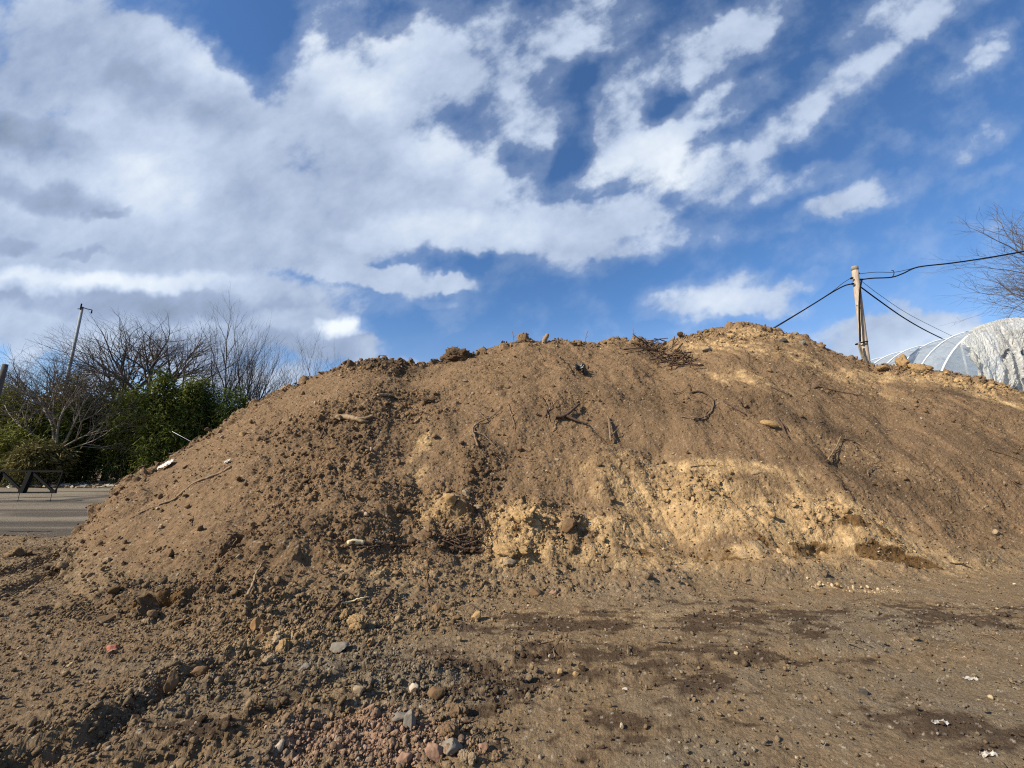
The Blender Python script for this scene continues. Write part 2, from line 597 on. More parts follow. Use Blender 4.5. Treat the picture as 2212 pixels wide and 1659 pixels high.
CLODDY = zone([(760, 890, 1.6, .9, 10, .8), (820, 800, 1.0, .5, 0, 1), (900, 790, .5, .3, 0, 1), (1040, 1010, .35, .7, 0, 1), (1100, 1140, 1.2, .6, 0, 1), (960, 1090, 1.0, .5, 0, .8),
               (700, 1010, .8, 1.2, 0, .75), (900, 860, .8, .4, 0, .8), (620, 1380, .9, .35, 8, 1), (820, 1340, .9, .28, 0, 1), (700, 1330, 1.2, .3, 0, .8), (1100, 1275, .9, .2, 0, .7),
               (400, 1290, .9, .4, 0, .7), (200, 1320, .5, .3, 0, .7), (960, 1480, .7, .3, 0, .8), (870, 1600, .6, .3, 0, 1), (350, 1510, .6, .25, 40, .8), (1960, 800, 1.0, .6, 0, 1), (2100, 830, 1.2, .4, 0, .9),
               (1560, 730, 1.6, .5, 0, .55), (1500, 1060, .5, .4, 0, .6), (800, 1180, .8, .5, 0, .7), (1230, 870, .6, .4, 0, .5), (560, 1180, .6, .5, 0, .5), (1760, 1110, .5, .3, 0, .6)])
SMOOTH = zone([(1400, 930, 1.2, .7, -10, .8), (1600, 1245, 1.8, .22, 0, .8), (900, 1260, .6, .2, 0, .8), (1200, 830, 1.0, .5, 0, .5), (1750, 1450, 1.2, .6, 0, .5), (1950, 940, 2.4, 1.0, -15, .85), (350, 1130, .8, .8, 0, .6), (430, 1000, .7, .5, 0, .5), (1700, 1000, 1.2, .6, 0, .45)])
HOLLOW = zone([(512, 1177, .12, .16, 0, .9), (134, 1308, .11, .07, 0, .8), (328, 1315, .22, .10, 30, 1), (1935, 1203, .62, .14, -6, .45), (1010, 1185, .35, .14, 0, .6), (700, 1215, .3, .12, 0, .45), (1780, 1195, .3, .05, 0, .5), (250, 1255, .3, .12, 10, .5)], .45)
BULGE = zone([(1133, 1128, .30, .26, 0, .45), (1110, 1180, .55, .3, 0, .3), (1225, 1143, .16, .18, 0, .6), (985, 1088, .2, .2, 0, .6), (600, 1165, .8, .35, 0, .45), (830, 785, .6, .3, 0, .3), (1500, 1075, .4, .2, -20, .3), (1640, 1215, .9, .25, 0, .3)], .6)

disp = -0.17 * HOLLOW + 0.20 * BULGE
pc = np.clip(0.06 + 0.85 * CLODDY - 0.1 * SMOOTH, 0.0, 1)
dens_p = (0.55 + 0.45 * np.clip(fbm(P_, Q_, .9, 3, 71) * 1.4, -1, 1))
RIGHTG = sstep(-.25, .15, T2) * (1 - onm)              # the yard is driven flat and smooth on the right
gnd = (1 - .5 * (1 - onm)) * (1 - .50 * RIGHTG)
disp += near * RIGHTG * (.012 * fbm(P_ * .35, Q_, .12, 3, 183, .6) + .022 * fbm(P_ * .5 + .2 * Q_, Q_, .5, 4, 185, .6))
disp += near * .5 * lumps(P_, Q_, .22, 101, (pc * .20) * onm, sharp=.7)
disp += near * .75 * gnd * lumps(P_, Q_, .11, 111, (pc * .40) * dens_p)
gnd = gnd * (1 - .45 * SMOOTH)
disp += near * .9 * gnd * lumps(P_, Q_, .060, 121, np.clip((pc * .85 + .07) * dens_p - .1 * SMOOTH, 0, 1))
disp += near * 1.1 * gnd * lumps(P_, Q_, .042, 131, np.clip((pc * .7 + .16) * dens_p - .1 * SMOOTH, 0, 1), sharp=.7)
rgh = (.40 + 1.2 * pc) * gnd
disp += near * 0.046 * rgh * fbm(P_, Q_, .22, 4, 15, .66)
disp += near * 0.020 * (.5 + .7 * pc) * (1 - .35 * RIGHTG) * fbm(P_, Q_, .075, 2, 17, .7)
disp += near * 0.06 * (0.35 - np.abs(fbm(P_, Q_, .40, 5, 19, .62))) * (1 - .7 * SMOOTH) * (.5 + .6 * pc) * gnd
TONGUE = sstep(.02, .16, fbm(P_ + .25 * Q_, Q_ * .55, 1.3, 3, 191))
disp += near * onm * .04 * TONGUE * (1 - .4 * SMOOTH)
CRESTM = np.exp(-((Y2 - np.interp(T2, _tk, CR_S)) / .40) ** 2) * onm
disp += near * CRESTM * (1.0 * lumps(P_, Q_, .34, 151, .5, sharp=.6) + .9 * lumps(P_, Q_, .17, 161, .5) + .07 * fbm(P_, Q_, .5, 4, 165, .6))
TOEM = np.exp(-((MZ - .12) / .16) ** 2) * (MZ > .004) * (1 - .5 * sstep(.1, .5, T2))
disp += near * TOEM * (.8 * lumps(P_, Q_, .16, 171, .45) + .8 * lumps(P_, Q_, .08, 181, .6))
disp += near * 0.07 * onm * (np.abs(fbm(P_, Q_, .9, 4, 27, .6)) - .2) * (1 - .6 * SMOOTH)

# wheel ruts pressed into the yard
RUTS = [([(40, 1655), (190, 1610), (290, 1545), (370, 1490), (470, 1440), (620, 1395)], .062), ([(330, 1659), (500, 1600), (640, 1500), (760, 1450)], .04), ([(600, 1655), (700, 1560), (820, 1500), (960, 1470), (1200, 1410)], .035),
        ([(0, 1245), (70, 1222), (150, 1195)], .05), ([(0, 1290), (80, 1255), (140, 1235)], .04), ([(1250, 1500), (1500, 1440), (1900, 1400), (2212, 1350)], .018)]
GRAIN = (np.random.default_rng(99).random(T2.shape, dtype=np.float32) - .5) * 2
disp += near * GRAIN * np.clip(.0011 * Y2, .002, .011) * (.75 + .6 * pc)
RUTM = np.zeros(T2.shape, np.float32)
NRT = int(np.searchsorted(YY, 9.5))
Xr, Yr, rutw = X2[:NRT], Y2[:NRT], (0.05 * fbm(X2, Y2, .5, 3, 91))[:NRT]
mod = (0.55 + 0.7 * np.clip(fbm(X2, Y2, .45, 3, 95) + .3, 0, 1))[:NRT]
for pts, dep in RUTS:
    g = [(-EYE / ray(*p)[2] * ray(*p)[0], -EYE / ray(*p)[2] * ray(*p)[1]) for p in pts]
    dist = np.full(Xr.shape, 9.0); side = np.zeros(Xr.shape)
    for (ax, ay), (bx, by) in zip(g[:-1], g[1:]):
        L = math.hypot(bx - ax, by - ay); ux, uy = (bx - ax) / L, (by - ay) / L
        q = np.clip((Xr - ax) * ux + (Yr - ay) * uy, 0, L)
        d = np.hypot(Xr - ax - q * ux, Yr - ay - q * uy)
        sd = (Xr - ax) * uy - (Yr - ay) * ux
        m = d < dist
        dist = np.where(m, d, dist); side = np.where(m, sd, side)
    sgn = np.where(side > 0, dist, -dist) + rutw
    prof = (-dep * np.exp(-((sgn - .02) / .09) ** 2) + dep * 1.15 * np.exp(-((sgn + .16) / .08) ** 2) * mod + dep * .6 * np.exp(-((sgn - .2) / .09) ** 2) * mod)
    disp[:NRT] += np.where(MZ[:NRT] < .25, prof, 0)
    RUTM[:NRT] = np.maximum(RUTM[:NRT], (np.exp(-((sgn + .05) / .25) ** 2) * min(1, dep * 18)).astype(np.float32))
disp += near * RUTM * .8 * lumps(P_, Q_, .07, 141, .55)
roadm = sstep(8.9, 9.6, Y2 + .25 * fbm(X2, Y2, 1.2, 2, 31)) * (MZ < .02)
disp = np.where(roadm > .5, -0.05, disp)
PTS = BASE + NRM * disp[..., None]
edge = np.maximum(np.abs(T2) - 1.47, 0) > 0
PTS[..., 2] = np.where(edge | (Y2 < 1.26), -.24, PTS[..., 2])

# ---- soil colours (what the soil is, not how it is lit)
BROWN = np.array([.176, .113, .061]); BROWN_D = np.array([.098, .064, .037]); TAN = np.array([.375, .248, .120]); TAN_L = np.array([.46, .325, .170])
GROUND = np.array([.200, .138, .077]); GREY = np.array([.165, .134, .092]); WET = np.array([.060, .038, .023]); WETTAN = np.array([.105, .057, .021]); PINK = np.array([.31, .185, .125]); REDB = np.array([.205, .122, .068])


def lay(C, colr, w):
    return C * (1 - w[..., None]) + colr * w[..., None]


n1 = fbm(P_, Q_, 1.1, 5, 41); n2 = fbm(P_, Q_, .28, 4, 43); n3 = fbm(P_, Q_, .07, 3, 47)
COL = np.broadcast_to(BROWN, T2.shape + (3,)).copy()
isg = sstep(.45, .0, MZ + .25 * fbm(P_, Q_, .6, 4, 45)) * (1 - .45 * sstep(-.3, -.7, T2) * sstep(6.5, 3.5, Y2))
COL = lay(COL, GROUND, isg)
TANZ = zone([(1480, 1090, 1.4, .9, -12, .75), (1690, 1140, 1.3, .5, -8, .95), (1830, 1110, .9, .4, -10, .9), (1860, 1170, 1.1, .35, 0, .9), (1350, 1160, .8, .5, 0, .8), (1120, 1130, .5, .4, 0, .95), (1120, 1185, .6, .3, 0, .9),
             (1560, 1010, 1.4, .28, -6, .8), (1330, 1015, .9, .25, 5, .45), (1560, 750, 1.6, .9, -10, .62), (1640, 720, 1.3, .6, 0, .75), (1780, 800, 1.6, .7, -30, .62), (1600, 820, 1.0, .5, -30, .5), (1900, 820, 1.2, .5, 0, .7), (2050, 825, 1.6, .45, -8, .75),
             (2170, 870, .9, .3, -10, .8), (905, 960, .18, .35, 0, .7), (900, 1020, .3, .3, 0, .4), (960, 1100, .5, .35, 0, .55), (1280, 1200, 1.4, .3, 0, .6), (1500, 1220, 2.2, .25, 0, .62), (850, 1240, .9, .18, 0, .3), (2050, 1230, 1.5, .3, 0, .4), (1340, 740, .9, .25, 0, .4),
             (600, 1400, .4, .2, 0, .5), (1850, 1275, .6, .1, 0, .6), (1880, 1000, 1.8, .4, -25, .22), (1330, 1330, 1.2, .25, 0, .25)], .75)
DARKZ = zone([(840, 790, 1.1, .45, 0, .8), (980, 778, .6, .25, 0, .95), (900, 865, .6, .22, 0, .7), (740, 930, 1.0, .7, 0, .45), (1040, 1010, .4, .8, 0, .5), (1420, 880, 1.4, .7, -30, .45), (1760, 915, 1.2, .3, -15, .85), (1900, 1040, 1.2, .35, -20, .75), (2060, 850, .8, .25, -10, .8),
              (1650, 870, .9, .4, -30, .5), (1300, 850, .7, .3, 0, .35), (1000, 1180, .5, .2, 0, .7), (540, 1180, .7, .5, 0, .35), (300, 1290, 1.2, .3, 0, .4), (1190, 890, .6, .3, 0, .4), (2150, 960, 1.2, .5, -10, .45), (700, 1150, .8, .3, 0, .3), (1850, 950, 1.6, .4, -20, .4)], .7)
COL = lay(COL, BROWN_D, np.clip(.45 * n1 + .3 * n2 + .05, 0, .8))
COL = lay(COL, REDB, np.clip(fbm(P_, Q_, .7, 3, 53) * .6 - .1, 0, .5))
COL = lay(COL, BROWN_D * .92, np.clip(DARKZ * (1.05 + .9 * n2 + .4 * n1), 0, 1))
tz = np.clip(.55 * TANZ * (.95 + .8 * n2 + .4 * n1) + .45 * sstep(.25, .62, TANZ + .5 * n2 + .25 * n1 - .05), 0, 1) * .92
COL = lay(COL, TAN, tz)
COL = lay(COL, TAN_L, np.clip(TANZ * (n2 * 1.6 + n3 * .8 - .15), 0, .85))
GREYZ = zone([(760, 1440, .7, .25, 0, .8), (480, 1500, .8, .25, 25, .5), (330, 1440, .5, .2, 10, .5), (900, 1480, .7, .2, 0, .6), (1930, 1350, 1.4, .3, 5, .6), (1830, 1390, .5, .15, 0, .7), (2000, 1480, 1.2, .25, 0, .45), (2130, 1560, .7, .3, 0, .5), (1500, 1630, .3, .15, 0, .7), (640, 1640, .5, .12, 0, .5), (1700, 1380, .8, .2, 0, .35)], .8)
COL = lay(COL, GREY, np.clip(GREYZ * (.85 + .6 * n2), 0, 1))
COL = lay(COL, GREY * 1.0, isg * np.clip(.1 + .5 * n1 + .4 * n2, 0, .55))
PINKZ = zone([(780, 1600, .38, .22, 15, .9), (890, 1640, .25, .12, 0, .7)], .7)
COL = lay(COL, PINK, np.clip(PINKZ * (.6 + .9 * n2 + .4 * n3), 0, .9))
WETZ = zone([(1200, 1345, 1.035, 0.202, 5, .85), (1330, 1330, 0.575, 0.155, 5, .7), (1400, 1400, 0.575, 0.171, 5, .95), (1300, 1430, 0.92, 0.093, 4, .6), (1230, 1480, 0.402, 0.093, 8, .8), (1120, 1490, 0.322, 0.078, 10, .85), (1060, 1520, 0.345, 0.078, 10, .6), (1590, 1325, 0.575, 0.155, 0, .9), (1540, 1300, 0.575, 0.093, 0, .5), (1850, 1340, 0.632, 0.093, 6, .8), (1950, 1340, 0.575, 0.109, 5, .75), (2080, 1345, 0.575, 0.109, -4, .85),
             (2140, 1310, 0.69, 0.078, 0, .7), (1310, 1590, 0.276, 0.093, 0, .9), (1620, 1575, 0.115, 0.062, 0, .8), (2110, 1590, 0.322, 0.124, -25, .85), (2170, 1640, 0.345, 0.109, -20, .7), (480, 1570, 0.287, 0.093, 30, .75), (60, 1580, 0.575, 0.124, 10, .6), (1700, 1300, 0.69, 0.062, 0, .5), (1100, 1500, 0.23, 0.155, 0, .4), (120, 1230, 0.69, 0.31, 0, .5)], .55)
WETB = np.maximum(WETZ, zone([(1250, 1420, 1.6, .55, 4, .55), (1650, 1340, 2.2, .35, 0, .55), (2050, 1340, 1.6, .35, 0, .6), (2120, 1600, .7, .3, -20, .6), (1150, 1500, .6, .2, 8, .55), (1350, 1590, .6, .2, 0, .45), (60, 1190, 1.4, .5, 5, .6), (480, 1570, .5, .15, 25, .5)], .8))
COL = lay(COL, WET, .85 * sstep(.34, .58, np.minimum(WETB, .62) * .62 + .85 * fbm(P_ * .42, Q_, .34, 5, 57, .62) + .40 * fbm(P_ * .6, Q_, .09, 3, 59, .6) + .13) * (WETB > .02))
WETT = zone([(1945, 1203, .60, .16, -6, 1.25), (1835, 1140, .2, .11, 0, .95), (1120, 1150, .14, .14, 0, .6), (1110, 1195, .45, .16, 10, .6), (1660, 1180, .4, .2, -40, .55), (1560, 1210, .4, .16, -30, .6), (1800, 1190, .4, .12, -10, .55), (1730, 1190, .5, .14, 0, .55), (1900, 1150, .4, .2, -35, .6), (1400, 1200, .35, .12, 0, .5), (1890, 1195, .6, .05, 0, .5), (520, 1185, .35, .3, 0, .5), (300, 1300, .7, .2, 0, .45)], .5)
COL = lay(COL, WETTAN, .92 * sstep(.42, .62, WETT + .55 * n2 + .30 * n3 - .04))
COL *= (1 + .22 * n2 + .26 * n3 + .16 * n1)[..., None]
# pale grit: the odd light grain
grit = (h2(np.floor(P_ / .018).astype(np.int64), np.floor(Q_ / .018).astype(np.int64), 77) > .985) & (Y2 < 20)
COL = np.where(grit[..., None], COL * .45 + np.array([.5, .42, .32]) * .5, COL)
# far yard behind the road: pale dry earth
COL = np.clip(COL, .01, .9)

idx = np.arange(NR * NC).reshape(NR, NC)
quads = np.stack([idx[:-1, :-1], idx[:-1, 1:], idx[1:, 1:], idx[1:, :-1]], -1)
zmid = MZ[:-1, :-1] + .05 * fbm(X2[:-1, :-1], Y2[:-1, :-1], .3, 3, 97)
is_m = (zmid > .09) & (SS[:-1, :-1] > -.2)


def soil_material(name, bump=0.5):
    m = bpy.data.materials.new(name)
    m.use_nodes = True
    nt = m.node_tree
    b = nt.nodes['Principled BSDF']
    b.inputs['Roughness'].default_value = .95
    b.inputs['Specular IOR Level'].default_value = .12
    at_ = nt.nodes.new('ShaderNodeAttribute'); at_.attribute_name = 'col'
    g = nt.nodes.new('ShaderNodeNewGeometry')
    nz1 = nt.nodes.new('ShaderNodeTexNoise'); nz1.inputs['Scale'].default_value = 55; nz1.inputs['Detail'].default_value = 7; nz1.inputs['Roughness'].default_value = .72
    nt.links.new(g.outputs['Position'], nz1.inputs['Vector'])
    mr = nt.nodes.new('ShaderNodeMapRange'); mr.inputs[1].default_value = .3; mr.inputs[2].default_value = .7; mr.inputs[3].default_value = .66; mr.inputs[4].default_value = 1.34
    nt.links.new(nz1.outputs['Fac'], mr.inputs[0])
    mx = nt.nodes.new('ShaderNodeVectorMath'); mx.operation = 'SCALE'
    nt.links.new(at_.outputs['Color'], mx.inputs[0]); nt.links.new(mr.outputs[0], mx.inputs['Scale'])
    nt.links.new(mx.outputs[0], b.inputs['Base Color'])
    nz2 = nt.nodes.new('ShaderNodeTexNoise'); nz2.inputs['Scale'].default_value = 30; nz2.inputs['Detail'].default_value = 8; nz2.inputs['Roughness'].default_value = .7
    nt.links.new(g.outputs['Position'], nz2.inputs['Vector'])
    bp = nt.nodes.new('ShaderNodeBump'); bp.inputs['Strength'].default_value = bump; bp.inputs['Distance'].default_value = .035
    nt.links.new(nz2.outputs['Fac'], bp.inputs['Height']); nt.links.new(bp.outputs[0], b.inputs['Normal'])
    return m


SOIL = soil_material('soil', .9)
flatP = PTS.reshape(-1, 3); flatC = COL.reshape(-1, 3)


def sub_mesh(name, q, extra=None):
    used = np.unique(q)
    remap = np.full(NR * NC, -1, np.int64); remap[used] = np.arange(len(used))
    v, f, c = flatP[used], remap[q], flatC[used]
    if extra is not None:
        v = np.concatenate([v, extra[0]]); c = np.concatenate([c, extra[2]])
        f = np.concatenate([f, extra[1] + len(used)])
    return link_mesh(name, v, f, SOIL, colors=c, origin=(0, 0, 0) if name == 'ground' else None, smooth=False)


B = 6000.0
lowv = np.array([[-B, -B, -.25], [B, -B, -.25], [B, B, -.25], [-B, B, -.25]])
ground = sub_mesh('ground', quads[~is_m], (lowv, np.array([[0, 1, 2, 3]]), np.tile(GROUND, (4, 1))))
tag(ground, kind='structure')
mound = sub_mesh('dirt_mound', quads[is_m])
tag(mound, 'huge heap of brown and tan soil, clods and roots filling the middle of the photo', 'mound')

# ---- the paved yard behind the mound on the left
GX = np.concatenate([np.linspace(-75, -22, 60)[:-1], np.linspace(-22, 3, 300)]); GY = np.geomspace(8.9, 24.2, 90)
rx, ry = np.meshgrid(GX, GY)
wob = .9 * fbm(rx, ry * .3, 2.2, 5, 201, .6)
ry2 = ry + wob * (ry < 9.4) + wob * (ry > 23.5)
rz = .012 + .012 * fbm(rx, ry, 1.5, 3, 203)
str_ = fbm(rx * .12, ry, .8, 4, 205); blot = fbm(rx * .35, ry, 1.0, 4, 207)
RC = np.broadcast_to(np.array([.165, .135, .096]), rx.shape + (3,)).copy()
RC = lay(RC, np.array([.25, .21, .15]), np.clip(str_ * 1.3, 0, .8))
RC = lay(RC, np.array([.105, .086, .064]), np.clip(-str_ * 1.3 - .1, 0, .7))


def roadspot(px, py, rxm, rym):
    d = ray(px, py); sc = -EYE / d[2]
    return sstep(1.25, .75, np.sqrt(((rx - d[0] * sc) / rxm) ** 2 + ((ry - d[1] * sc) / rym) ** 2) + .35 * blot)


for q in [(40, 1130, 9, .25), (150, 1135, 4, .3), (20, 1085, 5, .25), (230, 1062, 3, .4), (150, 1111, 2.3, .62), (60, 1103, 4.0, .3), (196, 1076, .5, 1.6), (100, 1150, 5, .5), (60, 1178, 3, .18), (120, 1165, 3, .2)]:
    RC = lay(RC, np.array([.070, .058, .045]), roadspot(*q) * .85)  # dark bands: cast shadows painted into the road colour, along with damp patches
ii = np.arange(rx.size).reshape(rx.shape)
rq = np.stack([ii[:-1, :-1], ii[:-1, 1:], ii[1:, 1:], ii[1:, :-1]], -1).reshape(-1, 4)
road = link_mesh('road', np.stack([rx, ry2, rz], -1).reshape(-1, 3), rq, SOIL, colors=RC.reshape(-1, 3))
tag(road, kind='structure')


# ------------------------------------------------------------------ materials
def mat(name, rgb, rough=.8, spec=.3, scale=None, var=.25, rgb2=None, bump=0.0, metallic=0, stretch=(1, 1, 1)):
    m = bpy.data.materials.new(name)
    m.use_nodes = True
    nt = m.node_tree
    b = nt.nodes['Principled BSDF']
    b.inputs['Roughness'].default_value = rough
    b.inputs['Specular IOR Level'].default_value = spec
    b.inputs['Metallic'].default_value = metallic
    b.inputs['Base Color'].default_value = (*rgb, 1)
    if scale:
        tcn = nt.nodes.new('ShaderNodeTexCoord')
        mp = nt.nodes.new('ShaderNodeMapping'); mp.inputs['Scale'].default_value = stretch
        nt.links.new(tcn.outputs['Object'], mp.inputs['Vector'])
        nz = nt.nodes.new('ShaderNodeTexNoise'); nz.inputs['Scale'].default_value = scale; nz.inputs['Detail'].default_value = 6; nz.inputs['Roughness'].default_value = .65
        nt.links.new(mp.outputs[0], nz.inputs['Vector'])
        rp = nt.nodes.new('ShaderNodeValToRGB')
        rp.color_ramp.elements[0].position = .32; rp.color_ramp.elements[1].position = .68
        a = rgb2 if rgb2 else tuple(c * (1 - var) for c in rgb)
        bq = rgb if rgb2 else tuple(min(1, c * (1 + var)) for c in rgb)
        rp.color_ramp.elements[0].color = (*a, 1); rp.color_ramp.elements[1].color = (*bq, 1)
        nt.links.new(nz.outputs['Fac'], rp.inputs[0]); nt.links.new(rp.outputs[0], b.inputs['Base Color'])
        if bump:
            bp = nt.nodes.new('ShaderNodeBump'); bp.inputs['Strength'].default_value = bump; bp.inputs['Distance'].default_value = .02
            nt.links.new(nz.outputs['Fac'], bp.inputs['Height']); nt.links.new(bp.outputs[0], b.inputs['Normal'])
    return m


def col_mat(name, rough=.6, trans=0.0):
    m = bpy.data.materials.new(name)
    m.use_nodes = True
    nt = m.node_tree
    b = nt.nodes['Principled BSDF']
    b.inputs['Roughness'].default_value = rough
    b.inputs['Specular IOR Level'].default_value = .06
    a = nt.nodes.new('ShaderNodeAttribute'); a.attribute_name = 'col'
    nt.links.new(a.outputs['Color'], b.inputs['Base Color'])
    if trans:
        t = nt.nodes.new('ShaderNodeBsdfTranslucent')
        nt.links.new(a.outputs['Color'], t.inputs['Color'])
        mx = nt.nodes.new('ShaderNodeMixShader'); mx.inputs[0].default_value = trans
        nt.links.new(b.outputs[0], mx.inputs[1]); nt.links.new(t.outputs[0], mx.inputs[2])
        nt.links.new(mx.outputs[0], nt.nodes['Material Output'].inputs['Surface'])
    return m


M_BARK = mat('bark', (.115, .098, .082), .95, .1, 6, rgb2=(.065, .055, .047), bump=.4)
M_TWIG = mat('twig_bark', (.095, .080, .070), .95, .1, 3, .3)
M_BARK_PALE = mat('pale_bark', (.30, .25, .19), .95, .1, 6, rgb2=(.17, .14, .11), bump=.3)
M_WOODPOLE = mat('pole_wood', (.46, .375, .29), .85, .2, 5, rgb2=(.25, .195, .145), bump=.3, stretch=(6, 6, .6))
M_CONCRETE = mat('concrete', (.27, .28, .28), .8, .2, 4, .15)
M_BLACK = mat('black_rubber', (.008, .008, .009), .9, .05, 20, .2)
M_CABLE_THIN = mat('thin_cable', (.03, .03, .033), .9, .05, 20, .2)
M_STEEL = mat('black_painted_steel', (.007, .007, .007), .8, .08, 12, .3)
M_GALV = mat('galvanised_steel', (.55, .57, .58), .45, .5, 14, .12)
M_ROPE = mat('frayed_rope', (.20, .16, .11), .95, .1, 30, .4)
M_STICK = mat('dirty_stick', (.17, .115, .075), .95, .1, 22, .35, bump=.3)
M_STICK_D = mat('dark_root', (.085, .055, .038), .95, .1, 22, .35, bump=.3)
M_STICK_P = mat('pale_root', (.235, .165, .10), .95, .1, 22, .3, bump=.3)
M_BARE = mat('bare_wood', (.58, .47, .28), .8, .2, 20, .15)
M_WHITE = mat('white_plastic', (.52, .48, .42), .45, .4, 40, rgb2=(.30, .26, .21))
M_BPLAST = mat('black_plastic', (.018, .019, .022), .35, .5, 20, .2)
M_LEAF = col_mat('leaves', .8, .2)
M_LITTER = col_mat('litter', .9)
M_ROCK = {}


def rock_mat(key, a, b):
    M_ROCK[key] = mat(key + '_rock', a, .92, .15, 14, rgb2=b, bump=.55)


ROCK_RGB = {'tan': (.36, .23, .105), 'pale': (.34, .25, .155), 'brown': (.19, .117, .06), 'dark': (.095, .060, .034), 'grey': (.215, .185, .145), 'darkgrey': (.07, .062, .052),
            'pink': (.31, .185, .12), 'brick': (.36, .13, .085), 'orange': (.30, .17, .075), 'white': (.45, .37, .28)}
for k_, c_ in ROCK_RGB.items():
    rock_mat(k_, c_, tuple(q * .62 for q in c_))


# ------------------------------------------------------------------ rocks
def ico(sub):
    t = (1 + 5 ** .5) / 2
    v = [(-1, t, 0), (1, t, 0), (-1, -t, 0), (1, -t, 0), (0, -1, t), (0, 1, t), (0, -1, -t), (0, 1, -t), (t, 0, -1), (t, 0, 1), (-t, 0, -1), (-t, 0, 1)]
    v = [np.array(p) / np.linalg.norm(p) for p in v]
    f = [(0, 11, 5), (0, 5, 1), (0, 1, 7), (0, 7, 10), (0, 10, 11), (1, 5, 9), (5, 11, 4), (11, 10, 2), (10, 7, 6), (7, 1, 8), (3, 9, 4), (3, 4, 2), (3, 2, 6), (3, 6, 8), (3, 8, 9), (4, 9, 5), (2, 4, 11), (6, 2, 10), (8, 6, 7), (9, 8, 1)]
    for _ in range(sub):
        cache, nf = {}, []

        def mid(a, b):
            k_ = (min(a, b), max(a, b))
            if k_ not in cache:
                m = v[a] + v[b]; v.append(m / np.linalg.norm(m)); cache[k_] = len(v) - 1
            return cache[k_]
        for a, b, c in f:
            x, y, z = mid(a, b), mid(b, c), mid(c, a)
            nf += [(a, x, z), (b, y, x), (c, z, y), (x, y, z)]
        f = nf
    return np.array(v), np.array(f)


ICO1, ICO2, ICO3, ICO4 = ico(1), ico(2), ico(3), ico(4)


def clump_shape(seed, n=6):
    """crumbly lump: several overlapping rough blobs as one outline"""
    rg = np.random.default_rng(seed)
    v = ICO4[0].copy()
    r = np.full(len(v), .55)
    for _ in range(n):
        c = rg.normal(size=3); c /= np.linalg.norm(c)
        r = np.maximum(r, rg.uniform(.75, 1.1) * np.clip((v @ c - rg.uniform(.25, .6)) * 2.2, 0, 1) ** .5)
    o = rg.uniform(0, 9, 2)
    x, y = (v[:, 0] + .6 * v[:, 2] + o[0]).astype(np.float32), (v[:, 1] - .7 * v[:, 2] + o[1]).astype(np.float32)
    r = r * (1 + .45 * fbm(x, y, .7, 4, seed, .6) + .40 * np.abs(fbm(x, y, .3, 4, seed + 3, .65))) + lumps(x, y, .30, seed, .7) * 1.1
    return v * r[:, None]


def rock_shape(base, seed, planes=11, rough=.10, cut=(.48, .86)):
    rg = np.random.default_rng(seed)
    v = base[0].copy()
    for _ in range(planes):
        n = rg.normal(size=3); n /= np.linalg.norm(n)
        d = rg.uniform(*cut)
        e_ = v @ n - d
        v = v - np.maximum(e_, 0)[:, None] * n * .93
    ph = rg.uniform(0, 6, 9)
    for k_, (f_, a) in enumerate(((2.2, 1), (4.6, .55), (9.5, .35))):
        q = np.sin(v[:, 0] * f_ + ph[k_]) * np.sin(v[:, 1] * f_ * 1.1 + ph[k_ + 3]) * np.sin(v[:, 2] * f_ * .9 + ph[k_ + 6])
        v = v * (1 + rough * a * q)[:, None]
    v += rg.normal(scale=rough * .06, size=v.shape)
    return v


def frame_on(r_, c):
    n = Vector(NRM[r_, c])
    return n


_rs = [500]


def rock(px, py, w, h, kind, label, cat='stone', name='stone', depth=None, tilt=0, sink=.36, yaw=None, planes=12, rough=.12, group=None):
    """A stone lying on the terrain at a survey point; w, h: its width and height as seen, in metres"""
    _rs[0] += 1
    p, r_, c = hit(px, py, PTS)
    topo = ICO4 if rough >= .2 else ICO3
    v = clump_shape(_rs[0]) if rough >= .2 else rock_shape(ICO3, _rs[0], planes, rough)
    v /= np.abs(v).max(axis=0)
    d = depth if depth else (w + h) / 2 * .8
    v = v * np.array([w / 2, d / 2, h / 2])
    m = Matrix.Rotation(R(tilt), 3, 'Y') @ Matrix.Rotation(R(yaw if yaw is not None else random.uniform(-25, 25)), 3, 'Z')
    v = v @ np.array(m).T
    n = NRM[r_, c]
    pos = p + n * (h / 2) * (1 - 2 * sink)
    if rough >= .2:
        w_ = (v + pos).astype(np.float32)
        tone = 1 + .35 * fbm(w_[:, 0] + w_[:, 2], w_[:, 1] - w_[:, 2], .09, 4, 7)
        rgb = np.array(ROCK_RGB[kind]) * .65 + COL[r_, c] * .35
        o = link_mesh(name, v + pos, topo[1], SOIL, smooth=False, colors=np.clip(rgb * tone[:, None], .01, .9))
    else:
        o = link_mesh(name, v + pos, topo[1], M_ROCK[kind], smooth=False)
    tag(o, label, cat, group)
    return o


